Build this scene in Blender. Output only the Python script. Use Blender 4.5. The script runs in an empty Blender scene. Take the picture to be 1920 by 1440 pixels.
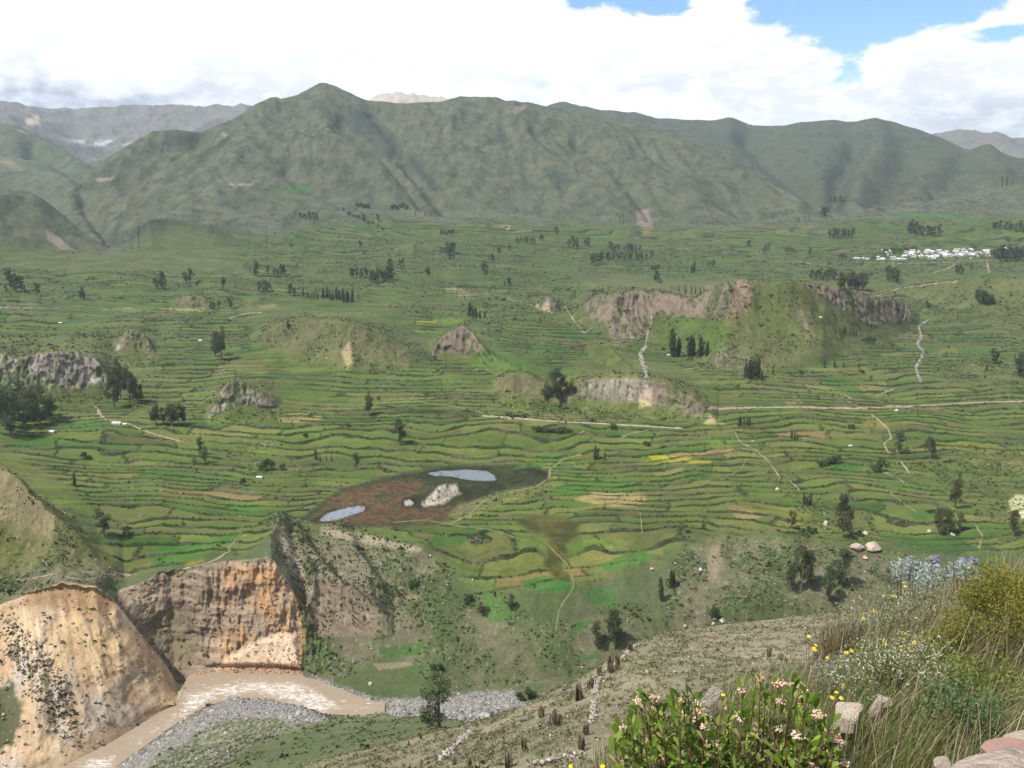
import bpy, math, random
import numpy as np
from mathutils import Vector
rng = np.random.default_rng(7)
random.seed(7)
R = math.radians
scene = bpy.context.scene

# ------------------------------------------------------------------ camera
CAMZ = 330.0            # eye height above the river
FPX = 1844.0            # focal length in photo pixels (photo is 1920 wide)
PITCH = R(11.04)
cd = bpy.data.cameras.new("camera"); cam = bpy.data.objects.new("camera", cd)
scene.collection.objects.link(cam); scene.camera = cam
cd.sensor_width = 36; cd.lens = 36 * FPX / 1920
cam.location = (0, 0, CAMZ); cam.rotation_euler = (math.pi / 2 - PITCH, 0, 0)
cd.clip_start = 0.05; cd.clip_end = 80000

# ------------------------------------------------------------------ sun, sky, exposure
SUN_EL, SUN_AZ = 58.0, -118.0      # azimuth from +Y, negative = from the left
sd = bpy.data.lights.new("sun", 'SUN'); sd.energy = 4.8; sd.angle = R(0.6); sd.color = (1, .955, .88)
sun = bpy.data.objects.new("sun", sd); scene.collection.objects.link(sun)
a, e = R(SUN_AZ), R(SUN_EL)
sdir = Vector((math.sin(a) * math.cos(e), math.cos(a) * math.cos(e), math.sin(e)))
sun.rotation_euler = sdir.to_track_quat('Z', 'Y').to_euler()
scene.view_settings.view_transform = 'Standard'; scene.view_settings.look = 'None'
scene.view_settings.exposure = 0.48; scene.view_settings.gamma = 1

def pix_dir(px, py):
    x = (np.asarray(px, float) - 960) / FPX; v = -(np.asarray(py, float) - 720) / FPX
    c, s = math.cos(PITCH), math.sin(PITCH)
    return x, c + v * s, -s + v * c          # X, Y, Z (unnormalised)

class NT:
    """tiny node-tree helper"""
    def __init__(s, nt): s.nt = nt; s.N = nt.nodes; s.L = nt.links
    def n(s, t, **k):
        q = s.N.new(t)
        ins = k.pop('ins', {})
        for a_, b_ in k.items(): setattr(q, a_, b_)
        for a_, b_ in ins.items():
            if hasattr(b_, 'node'): s.L.new(b_, q.inputs[a_])
            else: q.inputs[a_].default_value = b_
        return q
    def math(s, op, a_, b_=0.0, c_=None, clamp=False):
        q = s.N.new('ShaderNodeMath'); q.operation = op; q.use_clamp = clamp
        for i, v in enumerate((a_, b_, c_)):
            if v is None: continue
            if hasattr(v, 'node'): s.L.new(v, q.inputs[i])
            else: q.inputs[i].default_value = v
        return q.outputs[0]
    def mix(s, f, a_, b_, mode='MIX'):
        q = s.N.new('ShaderNodeMix'); q.data_type = 'RGBA'; q.blend_type = mode
        for i, v in ((0, f), (6, a_), (7, b_)):
            if hasattr(v, 'node'): s.L.new(v, q.inputs[i])
            elif i == 0: q.inputs[i].default_value = v
            else: q.inputs[i].default_value = (*v, 1)
        return q.outputs[2]
    def maprange(s, v, a_, b_, c_=0.0, d_=1.0, smooth=False):
        q = s.N.new('ShaderNodeMapRange'); q.clamp = True
        if smooth: q.interpolation_type = 'SMOOTHSTEP'
        s.L.new(v, q.inputs[0])
        for i, x in enumerate((a_, b_, c_, d_)): q.inputs[i + 1].default_value = x
        return q.outputs[0]
    def noise(s, vec, scale, detail=5, rough=.55, dist=0.0):
        q = s.n('ShaderNodeTexNoise', ins={'Scale': scale, 'Detail': detail, 'Roughness': rough, 'Distortion': dist})
        if vec is not None: s.L.new(vec, q.inputs['Vector'])
        return q.outputs[0]

def build_world():
    w = bpy.data.worlds.new("World"); scene.world = w; w.use_nodes = True
    t = NT(w.node_tree); t.N.clear()
    sky = t.n('ShaderNodeTexSky', sky_type='NISHITA', sun_disc=False, sun_elevation=R(SUN_EL), sun_rotation=R(SUN_AZ) % (2 * math.pi),
              altitude=3600, air_density=1.1, dust_density=.6, ozone_density=1.5)
    co = t.n('ShaderNodeTexCoord').outputs['Generated']
    mp = t.n('ShaderNodeMapping', ins={'Scale': (1, 1, 2.1)}); t.L.new(co, mp.inputs[0])
    v = mp.outputs[0]
    n1 = t.noise(v, 3.6, 9, .58, .25)
    n2 = t.noise(v, 17, 9, .62, .3)
    cov = t.math('ADD', t.math('MULTIPLY', n1, .35), t.math('MULTIPLY', n2, .65))   # 0..1 around .5
    # openings of blue in an otherwise closed cumulus deck
    gaps = [(1110, -10, .045, .9, .45), (1200, -8, .05, .95, .45), (1268, 4, .025, .75, .6), (1450, -8, .035, .9, .7), (1540, 12, .040, 1.0, .9),             (1583, 58, .030, .95, 1.2), (1572, 98, .012, .7, 1.2), (1640, 20, .035, 1.0, .9), (1670, -4, .055, 1.1, .75), (1745, 20, .03, .8, .7), (1810, 30, .03, .6, .4), (1890, 58, .035, .62, .3), (1790, -20, .06, .9, .5)]
    sp = t.n('ShaderNodeSeparateXYZ'); t.L.new(co, sp.inputs[0])
    g = None
    for px, py, rad, amp, asp in gaps:
        d = Vector(pix_dir(px, py)).normalized()
        right = Vector((d.y, -d.x, 0)).normalized(); up = right.cross(d)
        dx = t.n('ShaderNodeVectorMath', operation='DOT_PRODUCT'); t.L.new(co, dx.inputs[0]); dx.inputs[1].default_value = right
        dy = t.n('ShaderNodeVectorMath', operation='DOT_PRODUCT'); t.L.new(co, dy.inputs[0]); dy.inputs[1].default_value = up / asp
        q = t.math('ADD', t.math('POWER', t.math('ABSOLUTE', dx.outputs['Value']), 2), t.math('POWER', t.math('ABSOLUTE', dy.outputs['Value']), 2))
        q = t.math('MULTIPLY', t.math('EXPONENT', t.math('MULTIPLY', q, -1 / rad ** 2)), amp)
        g = q if g is None else t.math('MAXIMUM', g, q)
    # broken cloud overhead, closed deck in front
    over = t.maprange(sp.outputs['Z'], .25, .6, 0, .55)
    g = t.math('MAXIMUM', g, over)
    m = t.math('SUBTRACT', t.math('MULTIPLY', t.math('SUBTRACT', cov, .5), 2.6), t.math('SUBTRACT', g, .5))
    mask = t.maprange(m, -.08, .22, 0, 1, True)
    # brightness of the cloud: thick parts white, undersides near the ridges grey
    n3 = t.noise(v, 9, 7, .6, .5)
    n4 = t.noise(v, 28, 6, .6, .2)
    low = t.maprange(sp.outputs['Z'], .05, .22, 0, 1)
    gr = None
    for px, py, rx, ry, amp in ((40, 195, .13, .028, .6), (150, 175, .14, .025, .3), (1800, 215, .12, .022, .38), (1900, 235, .06, .02, .4), (1100, 130, .2, .03, .16), (420, 170, .16, .03, .2), (700, 60, .12, .03, .08), (1240, 190, .15, .02, .2), (1750, 130, .08, .02, .22), (110, 40, .1, .04, .1), (1420, 120, .07, .02, .22)):
        d = Vector(pix_dir(px, py)).normalized()
        right = Vector((d.y, -d.x, 0)).normalized(); up = right.cross(d)
        dx = t.n('ShaderNodeVectorMath', operation='DOT_PRODUCT'); t.L.new(co, dx.inputs[0]); dx.inputs[1].default_value = right / rx
        dy = t.n('ShaderNodeVectorMath', operation='DOT_PRODUCT'); t.L.new(co, dy.inputs[0]); dy.inputs[1].default_value = up / ry
        q = t.math('ADD', t.math('POWER', t.math('ABSOLUTE', dx.outputs['Value']), 2), t.math('POWER', t.math('ABSOLUTE', dy.outputs['Value']), 2))
        q = t.math('MULTIPLY', t.math('EXPONENT', t.math('MULTIPLY', q, -1)), amp)
        gr = q if gr is None else t.math('ADD', gr, q)
    nn = t.math('ADD', t.math('MULTIPLY', n3, .6), t.math('MULTIPLY', n4, .4))
    shade = t.math('ADD', t.math('MULTIPLY', t.maprange(nn, .44, .58, 1, 0, True), .26), t.math('MULTIPLY', gr, t.maprange(nn, .36, .62, 1.15, .35)))
    ccol = t.mix(t.math('MULTIPLY', shade, 1.0, clamp=True), (1.06, 1.06, 1.08), (.38, .41, .48))
    skyc = t.n('ShaderNodeVectorMath', operation='SCALE', ins={'Scale': SKY_STR}); t.L.new(sky.outputs[0], skyc.inputs[0])
    skyc = t.mix(1.0, skyc.outputs[0], (.95, 1.12, 1.16), 'MULTIPLY')
    below = t.maprange(sp.outputs['Z'], -.02, -.2, 0, 1)
    colr = t.mix(mask, skyc, ccol)
    colr = t.mix(below, colr, (.25, .28, .25))
    bg = t.n('ShaderNodeBackground', ins={'Strength': 1.0}); t.L.new(colr, bg.inputs[0])
    o = t.n('ShaderNodeOutputWorld'); t.L.new(bg.outputs[0], o.inputs[0])
SKY_STR = .12
build_world()

# ------------------------------------------------------------------ numpy noise
_perm = rng.permutation(4096).astype(np.int64)
_grad = rng.uniform(0, 2 * np.pi, 4096); _gx, _gy = np.cos(_grad).astype(np.float32), np.sin(_grad).astype(np.float32)
_val = rng.random(4096).astype(np.float32)
def _h(i, j): return _perm[(_perm[i & 4095] + j) & 4095]
def hash2(i, j, k=0): return _val[_h(np.asarray(i, np.int64) + 131 * k, np.asarray(j, np.int64))]
def perlin(x, y):
    x = np.asarray(x, np.float64); y = np.asarray(y, np.float64)
    i = np.floor(x).astype(np.int64); j = np.floor(y).astype(np.int64)
    fx = (x - i).astype(np.float32); fy = (y - j).astype(np.float32)
    u = fx * fx * fx * (fx * (fx * 6 - 15) + 10); v = fy * fy * fy * (fy * (fy * 6 - 15) + 10)
    def g(a, b, dx, dy):
        h = _h(i + a, j + b); return _gx[h] * dx + _gy[h] * dy
    n00 = g(0, 0, fx, fy); n10 = g(1, 0, fx - 1, fy); n01 = g(0, 1, fx, fy - 1); n11 = g(1, 1, fx - 1, fy - 1)
    return 1.5 * (n00 * (1 - u) * (1 - v) + n10 * u * (1 - v) + n01 * (1 - u) * v + n11 * u * v)
def fbm(x, y, o=4, g=.5, ridged=False):
    s = 0; a = 1; t = 0
    for k in range(o):
        n = perlin(x + 17.3 * k, y - 9.1 * k)
        if ridged: n = 1 - 2 * np.abs(n)
        s = s + a * n; t += a; a *= g; x = x * 2.03; y = y * 2.03
    return s / t
def sstep(a, b, x): t = np.clip((x - a) / (b - a), 0, 1); return t * t * (3 - 2 * t)

# ------------------------------------------------------------------ terrain: guide lines from near to far
def px_az_tan(px, py):
    X, Y, Z = pix_dir(px, py)
    return np.arctan2(X, Y), Z / np.hypot(X, Y)
azd = np.linspace(-31, 31, 1150)
azl = np.concatenate([np.linspace(-180, -62, 40)[:-1], np.linspace(-62, -31, 62)[:-1]])
AZ = np.radians(np.concatenate([azl, azd, -azl[::-1]]))
NC = len(AZ)
# nodes are (photo x, photo y, distance) or, when the third number is negative, (x, y, height relative to the eye)
RINGS = [
 ('k1', 8,  [(0, None, 1.3)]),
 ('knoll', 60, [(-200, 1900, 2.3), (500, 1720, 2.5), (900, 1600, 2.9), (1100, 1510, 3.2), (1300, 1430, 3.9), (1450, 1375, 4.5), (1600, 1300, 5.4), (1750, 1215, 6.5), (1920, 1150, 7.5), (2300, 1040, 9)]),
 ('k3', 24, [(-200, 1900, 26), (1100, 1730, 26), (1920, 1500, 34), (2300, 1400, 36)]),
 ('k4', 20, [(0, 1800, 90), (560, 1640, 85), (1000, 1560, 74), (1500, 1500, 78), (1920, 1420, 90)]),
 ('spur', 190, [(-200, 1640, 240), (400, 1490, 215), (560, 1440, 200), (700, 1403, 190), (800, 1377, 184), (900, 1352, 180), (980, 1322, 180), (1080, 1277, 188), (1150, 1237, 200), (1190, 1208, 212), (1230, 1190, 225), (1290, 1178, 236), (1400, 1166, 250), (1560, 1150, 262), (1920, 1120, 275)]),
 ('spurback', 14, [(-200, 1655, 330), (560, 1462, 300), (900, 1380, 290), (1080, 1320, 300), (1200, 1260, 320), (1400, 1215, 350), (1920, 1180, 380)]),
 ('shoulder', 70, [(-200, 1570, 460), (0, 1530, 470), (200, 1470, 478), (300, 1436, 478), (420, 1396, 474), (560, 1356, 470), (700, 1347, 462), (810, 1340, 452), (900, 1360, 440), (1080, 1330, 440), (1200, 1290, 450), (1920, 1250, 480)]),
 ('bank_near', 80, [(-200, 1560, -319.5), (0, 1525, -319.5), (210, 1442, -319.5), (270, 1397, -319.5), (330, 1354, -319.5), (385, 1322, -319.5), (440, 1306, -319.5), (500, 1310, -319.5), (560, 1322, -319.5), (620, 1341, -319.5), (680, 1342, -319.5), (724, 1334, -319.5), (850, 1331, -319), (960, 1326, -319), (1920, 1310, -319)]),
 ('bank_far', 22, [(-200, 1520, -320), (0, 1478, -320), (120, 1438, -320), (210, 1392, -320), (335, 1316, -320), (347, 1285, -320), (352, 1268, -320), (400, 1260, -320), (560, 1266, -320), (620, 1288, -320), (680, 1312, -320), (715, 1322, -320), (850, 1318, -319), (960, 1311, -319), (1920, 1280, -319)]),
 ('tan_crest', 130, [(-200, 1165, 612), (0, 1140, 602), (50, 1113, 600), (120, 1094, 600), (180, 1104, 600), (215, 1128, 601), (236, 1152, 602), (270, 1192, 603), (305, 1238, 605), (330, 1278, 608), (345, 1284, 611), (356, 1262, 615), (400, 1255, 617), (560, 1262, 613), (620, 1284, 603), (720, 1298, 598), (850, 1305, 590), (960, 1300, 594), (1920, 1260, 610)]),
 ('notch', 8, [(-200, 1155, 620), (0, 1132, 610), (120, 1088, 610), (180, 1098, 608), (215, 1126, 610), (236, 1165, 614), (270, 1210, 617), (305, 1252, 619), (330, 1283, 619), (345, 1279, 620), (356, 1258, 621), (400, 1250, 622), (560, 1252, 620), (620, 1275, 610), (720, 1285, 606), (850, 1290, 604), (960, 1285, 606), (1920, 1240, 622)]),
 ('orange_top', 140, [(-200, 1120, 640), (0, 1112, 622), (120, 1078, 618), (180, 1086, 622), (215, 1112, 640), (236, 1102, 646), (300, 1076, 650), (400, 1057, 652), (470, 1047, 652), (505, 1042, 653), (530, 1072, 650), (555, 1115, 648), (580, 1160, 644), (600, 1185, 640), (640, 1198, 634), (740, 1195, 632), (850, 1185, 636), (1000, 1185, 640), (1200, 1165, 648), (1400, 1140, 658), (1600, 1110, 668), (1920, 1080, 693)]),
 ('bench_edge', 120, [(-200, 1080, 660), (0, 1085, 645), (120, 1066, 642), (190, 1070, 648), (236, 1090, 656), (300, 1066, 660), (400, 1048, 662), (470, 1036, 665), (508, 1000, 690), (528, 976, 738), (600, 984, 729), (700, 1003, 716), (800, 1028, 702), (850, 1058, 690), (900, 1108, 668), (1000, 1110, 660), (1100, 1090, 670), (1200, 1058, 688), (1300, 1012, 720), (1450, 1006, 726), (1600, 1030, 712), (1920, 1040, 712)]),
 ('bench', 40, [(-200, 1000, -250), (0, 1010, -252), (300, 1000, -254), (500, 980, -258), (540, 968, -262), (640, 985, -262), (820, 990, -262.2), (900, 1020, -262.5), (1100, 1020, -263), (1300, 985, -262.5), (1920, 1000, -266)]),
 ('lake', 130, [(-200, 880, -244), (0, 880, -246), (300, 870, -254), (500, 880, -261), (700, 868, -262), (1000, 862, -262), (1300, 870, -258), (1600, 880, -258), (1920, 890, -262)]),
 ('v1', 80, [(-200, 800, -236), (0, 800, -236), (500, 800, -243), (960, 800, -243), (1400, 800, -240), (1920, 810, -250)]),
 ('v2', 60, [(-200, 740, -225), (500, 740, -228), (960, 745, -231), (1400, 750, -230), (1920, 750, -236)]),
 ('v3', 80, [(-200, 660, -210), (500, 660, -208), (960, 665, -216), (1400, 670, -219), (1920, 660, -216)]),
 ('v4', 70, [(-200, 600, -190), (500, 600, -192), (960, 605, -200), (1400, 605, -208), (1920, 600, -205)]),
 ('v5', 70, [(-200, 540, -165), (500, 540, -172), (960, 540, -180), (1400, 540, -190), (1920, 540, -188)]),
 ('v6', 70, [(-200, 490, -140), (0, 492, -140), (500, 485, -148), (960, 480, -158), (1400, 488, -170), (1920, 488, -168)]),
 ('foot', 50, [(-200, 468, 2450), (0, 466, 2450), (200, 474, 2500), (300, 462, 2560), (500, 448, 2680), (700, 435, 2850), (960, 440, 2900), (1300, 450, 2900), (1540, 440, 3000), (1700, 430, 3100), (1920, 425, 3100)]),
 ('left_hill', 90, [(-400, 330, 2750), (0, 352, 2720), (55, 362, 2720), (90, 380, 2700), (120, 405, 2680), (150, 432, 2650), (200, 468, 2600), (250, 455, 2640), (300, 445, 2700), (500, 415, 2850), (700, 405, 3000), (960, 415, 3050), (1300, 425, 3050), (1540, 418, 3150), (1700, 405, 3350), (1920, 398, 3350)]),
 ('gorge', 20, [(-400, 420, 3000), (0, 420, 3000), (90, 430, 2980), (150, 455, 2900), (200, 474, 2780), (230, 450, 2800), (300, 430, 2850), (500, 395, 3000), (700, 392, 3120), (960, 400, 3180), (1300, 410, 3180), (1540, 408, 3300), (1700, 395, 3550), (1920, 385, 3550)]),
 ('main_ridge', 230, [(-400, 470, 3500), (0, 440, 3400), (100, 400, 3400), (128, 362, 3500), (150, 343, 3550), (175, 318, 3600), (200, 296, 3680), (240, 272, 3750), (285, 247, 3850), (330, 243, 3900), (372, 247, 3950), (402, 240, 4000), (430, 226, 4080), (460, 210, 4200), (485, 194, 4300), (505, 184, 4380), (516, 182, 4400), (526, 186, 4400), (560, 178, 4450), (580, 167, 4500), (598, 157, 4500), (610, 155, 4500), (625, 160, 4500), (645, 170, 4500), (680, 186, 4450), (700, 189, 4450), (760, 195, 4400), (830, 191, 4350), (848, 184, 4300), (865, 181, 4300), (930, 183, 4300), (948, 190, 4300), (990, 192, 4300), (1020, 199, 4280), (1080, 208, 4250), (1130, 218, 4220), (1180, 230, 4180), (1240, 250, 4120), (1300, 272, 4000), (1360, 300, 3900), (1420, 330, 3780), (1480, 360, 3650), (1530, 390, 3520), (1560, 405, 3500), (1620, 408, 3620), (1700, 392, 3800), (1800, 378, 3950), (1920, 370, 4000)]),
 ('main_back', 12, [(-400, 480, 4000), (100, 420, 4000), (150, 385, 4100), (250, 330, 4300), (500, 260, 5000), (900, 250, 5000), (1240, 290, 4700), (1420, 360, 4300), (1530, 405, 4000), (1620, 400, 4050), (1920, 345, 4500)]),
 ('right_ridge', 150, [(-400, 180, 5600), (0, 228, 5500), (50, 248, 5400), (90, 262, 5300), (130, 285, 5200), (165, 310, 5100), (200, 335, 5100), (300, 330, 5500), (960, 240, 6400), (1010, 210, 6500), (1035, 195, 6500), (1060, 198, 6500), (1095, 206, 6500), (1130, 213, 6500), (1150, 209, 6500), (1200, 213, 6500), (1235, 226, 6500), (1300, 229, 6400), (1340, 230, 6400), (1358, 226, 6400), (1370, 223, 6400), (1385, 228, 6400), (1410, 235, 6400), (1440, 240, 6400), (1475, 239, 6300), (1492, 234, 6300), (1530, 231, 6200), (1560, 229, 6200), (1600, 232, 6200), (1680, 235, 6200), (1720, 247, 6100), (1760, 265, 6000), (1810, 285, 5800), (1920, 305, 5600), (2300, 330, 5600)]),
 ('right_back', 8, [(-400, 240, 6500), (0, 260, 6500), (200, 360, 6500), (960, 280, 7600), (1700, 290, 7400), (1920, 340, 7000)]),
 ('far_ridge', 60, [(-400, 190, 10000), (0, 206, 10000), (60, 202, 10000), (110, 206, 10000), (140, 213, 10000), (190, 212, 10000), (240, 209, 10000), (300, 210, 10000), (320, 206, 10000), (342, 204, 10000), (365, 208, 10000), (420, 210, 10000), (460, 208, 10000), (560, 220, 10500), (690, 195, 11500), (706, 181, 11500), (725, 176, 11500), (750, 175, 11500), (780, 180, 11500), (830, 187, 11500), (860, 195, 11500), (960, 230, 11000), (1650, 275, 9000), (1740, 262, 9000), (1775, 254, 9000), (1800, 253, 9000), (1840, 259, 9000), (1870, 262, 9000), (1920, 267, 9000), (2300, 275, 9000)]),
 ('beyond', 6, [(0, 380, 14000)]),
]
def build_guides():
    rr, zz, seg = [np.full(NC, .25)], [np.full(NC, -1.62)], []
    for name, n, nodes in RINGS:
        if name == 'k1':
            r = np.full(NC, 1.3); z = np.full(NC, -1.60)
        else:
            px, py, q = (np.array([nd[i] for nd in nodes], float) for i in range(3))
            az, tn = px_az_tan(px, py)
            if name in ('shoulder', 'tan_crest', 'notch', 'orange_top', 'bench_edge'):
                Xd, Yd, _ = pix_dir(px, py); q = np.where(q > 0, q * np.hypot(Xd, Yd) / Yd, q)
            rq = np.where(q < 0, q / np.where(q < 0, tn, 1), q)
            t = np.interp(AZ, az, tn); lr = np.interp(AZ, az, np.log(rq))
            ker = np.exp(-.5 * (np.arange(-6, 7) / 2.2) ** 2); ker /= ker.sum()
            if name not in ('tan_crest', 'notch', 'main_ridge', 'far_ridge'):
                t = np.convolve(np.pad(t, 6, 'edge'), ker, 'valid'); lr = np.convolve(np.pad(lr, 6, 'edge'), ker, 'valid')
            r = np.exp(lr); z = r * t
            if name.startswith('bank'): z = np.full(NC, q[0]); r = z / t
            if name in ('tan_crest', 'orange_top'): z = z + 1.8 * perlin(AZ * 110, AZ * 0 + 1.5) * sstep(R(-6), R(-11), AZ)
        r2 = np.maximum(r, rr[-1] + (.5 if rr[-1].max() < 50 else 2.0))
        if not name.startswith('bank'): z = np.where(r2 > r, z * r2 / r, z)
        r = r2
        rr.append(r); zz.append(z); seg.append(n)
    return np.array(rr), np.array(zz), seg
GR, GZ, GSEG = build_guides()
GNAME = ['start'] + [q[0] for q in RINGS]
def gi(name): return GNAME.index(name)
T0 = np.concatenate([np.arange(n) / n + k for k, n in enumerate(GSEG)] + [[len(GSEG)]])

def eval_base(T, cols=None):
    """T rows x cols float guide parameter -> r, z"""
    k = np.clip(np.floor(T).astype(int), 0, len(GSEG) - 1); f = T - k
    c = np.broadcast_to(np.arange(NC) if cols is None else cols, T.shape)
    r = GR[k, c] * (1 - f) + GR[k + 1, c] * f
    z = GZ[k, c] * (1 - f) + GZ[k + 1, c] * f
    return r, z
TT = np.repeat(T0[:, None], NC, 1)
BR, BZ = eval_base(TT)
def col_of(az): return np.clip(np.interp(az, AZ, np.arange(NC)), 0, NC - 1)
def hit_in(Rg, Zg, px, py, tmin=0):
    """first point of the ground met by the line of sight through a photo pixel"""
    az, tn = px_az_tan(px, py); c = int(round(float(col_of(az))))
    t = Zg[:, c] / Rg[:, c]; ok = np.nonzero((t[1:] >= tn) & (Rg[1:, c] > tmin))[0]
    if len(ok) == 0: i = len(t) - 2
    else: i = ok[0]
    f = np.clip((tn - t[i]) / (t[i + 1] - t[i] + 1e-12), 0, 1)
    r = Rg[i, c] * (1 - f) + Rg[i + 1, c] * f; z = Zg[i, c] * (1 - f) + Zg[i + 1, c] * f
    return r, z, float(az), c
# ---- hummocks and bluffs standing on the valley floor: crest line, foot line (photo pixels), front slope, back width
HILLS = [
 dict(n='left_slope', crest=[(-300, 780), (-100, 835), (0, 872), (40, 905), (70, 940), (110, 972), (150, 1010), (190, 1055), (235, 1082)], foot=[(-300, 1095), (0, 1088), (110, 1076), (190, 1072), (235, 1084)], s=.7, b=60, rock=.35),
 dict(n='white_bluff', crest=[(-200, 640), (-60, 652), (0, 660), (30, 672), (60, 666), (110, 657), (150, 660), (175, 672), (195, 690), (208, 715), (217, 742)], foot=[(-200, 770), (0, 770), (100, 768), (150, 758), (217, 744)], s=1.0, b=90, rock=1.),
 dict(n='knob_a', crest=[(215, 655), (235, 626), (250, 617), (262, 622), (278, 640), (290, 665)], foot=[(215, 660), (250, 672), (290, 668)], s=.9, b=45, rock=.8),
 dict(n='white_knob', crest=[(385, 785), (400, 765), (415, 735), (430, 717), (445, 714), (462, 722), (478, 736), (500, 744), (525, 760)], foot=[(385, 790), (430, 795), (480, 780), (525, 763)], s=.75, b=30, rock=.9),
 dict(n='brown_hill', crest=[(470, 650), (500, 622), (530, 606), (570, 600), (620, 602), (660, 608), (700, 625), (740, 640), (780, 662), (815, 676)], foot=[(470, 655), (540, 675), (600, 690), (660, 702), (720, 694), (815, 678)], s=.6, b=110, rock=.45),
 dict(n='rock_b', crest=[(806, 672), (822, 640), (840, 622), (868, 611), (884, 618), (898, 642), (920, 668), (945, 690), (975, 712)], foot=[(806, 676), (840, 680), (880, 690), (920, 700), (975, 716)], s=1.1, b=60, rock=1.),
 dict(n='slope_c', crest=[(925, 720), (950, 704), (985, 700), (1020, 718), (1050, 750)], foot=[(925, 745), (960, 768), (1050, 764)], s=.7, b=60, rock=.5),
 dict(n='mesa', crest=[(1075, 592), (1100, 566), (1130, 552), (1170, 546), (1215, 542), (1250, 548), (1290, 540), (1330, 531), (1370, 526), (1400, 523), (1450, 526), (1500, 531), (1560, 538), (1610, 546), (1660, 556), (1690, 566), (1705, 585), (1720, 606)], foot=[(1075, 600), (1110, 625), (1150, 645), (1200, 640), (1250, 655), (1310, 672), (1350, 696), (1400, 700), (1450, 698), (1540, 688), (1620, 662), (1680, 634), (1720, 614)], s=.62, b=150, rock=.6),
 dict(n='bluff_d', crest=[(1035, 752), (1060, 730), (1090, 712), (1140, 704), (1200, 707), (1250, 720), (1290, 738), (1320, 762), (1345, 790)], foot=[(1035, 756), (1100, 766), (1200, 780), (1290, 795), (1345, 796)], s=1.0, b=70, rock=.9),
 dict(n='ridge_e', crest=[(1098, 662), (1120, 648), (1138, 650), (1160, 675), (1185, 700)], foot=[(1098, 668), (1130, 690), (1185, 704)], s=.9, b=40, rock=.7),
 dict(n='hill_f', crest=[(1680, 552), (1730, 536), (1790, 526), (1850, 520), (1920, 520), (2100, 525)], foot=[(1680, 556), (1760, 574), (1830, 590), (1920, 600), (2100, 600)], s=.45, b=140, rock=.15),
 dict(n='lake_knob', crest=[(782, 945), (800, 928), (820, 913), (840, 905), (858, 911), (875, 928)], foot=[(782, 948), (820, 950), (875, 930)], s=.5, b=18, rock=.8),
 dict(n='far_knob', crest=[(735, 478), (755, 460), (775, 455), (800, 468), (815, 478)], foot=[(735, 480), (775, 484), (815, 480)], s=.5, b=60, rock=.3),
 dict(n='rim', crest=[(225, 455), (255, 428), (285, 411), (315, 411), (360, 420), (400, 430), (450, 446), (500, 452)], foot=[(225, 465), (285, 470), (400, 466), (500, 456)], s=.55, b=200, rock=.35),
 dict(n='small_g', crest=[(320, 572), (345, 556), (375, 552), (400, 572)], foot=[(320, 578), (360, 584), (400, 578)], s=.5, b=50, rock=.6),
 dict(n='small_h', crest=[(1005, 575), (1025, 557), (1040, 560), (1050, 580)], foot=[(1005, 582), (1030, 588), (1050, 584)], s=.8, b=40, rock=.9),
 dict(n='small_i', crest=[(600, 500), (640, 497)], foot=[(600, 503), (640, 500)], s=.5, b=40, rock=.2),
 dict(n='overhang_bluff', crest=[(575, 1130), (590, 1098), (605, 1080), (625, 1072), (650, 1082), (680, 1105), (700, 1125), (722, 1160), (738, 1188)], foot=[(575, 1186), (600, 1196), (640, 1205), (700, 1205), (738, 1196)], s=1.3, b=22, rock=.9),
]
def prep_hills():
    cols = np.arange(NC)
    for h in HILLS:
        cp = np.array(h['crest'], float); fp = np.array(h['foot'], float)
        ca, ct = px_az_tan(cp[:, 0], cp[:, 1])
        fr = np.array([hit_in(BR, BZ, x, y)[0] for x, y in fp]); fa = px_az_tan(fp[:, 0], fp[:, 1])[0]
        rf = np.interp(AZ, fa, fr); tc = np.interp(AZ, ca, ct)
        inside = (AZ > ca[0]) & (AZ < ca[-1])
        w = np.full(NC, 5.0); hh = np.zeros(NC)
        for _ in range(30):
            rc = rf + w
            zb = np.array([np.interp(rc[c], BR[:, c], BZ[:, c]) if inside[c] else 0 for c in cols]) if _ % 3 == 0 or _ > 26 else zb
            hh = np.where(inside, np.maximum(tc * rc - zb, 0), 0); w = .5 * w + .5 * np.clip(hh / h['s'], 2, 400)
        ker = np.exp(-.5 * (np.arange(-8, 9) / 2.5) ** 2); ker /= ker.sum()
        hh = hh * (1 + (.09 * perlin(AZ * 110 + 5, AZ * 0) + .03 * perlin(AZ * 330, AZ * 0 + 3.3) if h['rock'] >= .8 else .03 * perlin(AZ * 90 + 5, AZ * 0)))
        h['rf'], h['w'], h['h'] = rf, np.convolve(np.pad(w, 8, 'edge'), ker, 'valid'), hh
prep_hills()
def add_hills(r, z, want=None):
    rock = np.zeros_like(r); feat = np.zeros_like(r)
    for h in HILLS:
        on = np.nonzero(h['h'] > 0)[0]
        if len(on) == 0: continue
        a, b = on[0], on[-1] + 1
        s = (r[:, a:b] - h['rf'][a:b]) / h['w'][a:b]
        front = np.clip(s, 0, 1); st = h.get('p', .5)
        p = np.where(s < 1, .42 * front + .58 * front ** 2.6, 1 / (1 + ((r[:, a:b] - h['rf'][a:b] - h['w'][a:b]) / h['b']).clip(0) ** 2) - .02)
        add = np.where(s > 0, h['h'][a:b] * np.clip(p, 0, 1), 0)
        z[:, a:b] += add; feat[:, a:b] = np.maximum(feat[:, a:b], add)
        ro = h['rock'] * sstep(.30, .62, s + .10 * perlin(AZ[None, a:b] * 90 + 3, r[:, a:b] / 15)) * (1 - sstep(.98, 1.12, s)) * sstep(1.5, 7, h['h'][a:b])[None]
        rock[:, a:b] = np.maximum(rock[:, a:b], ro)
    return z, rock, feat

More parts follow.
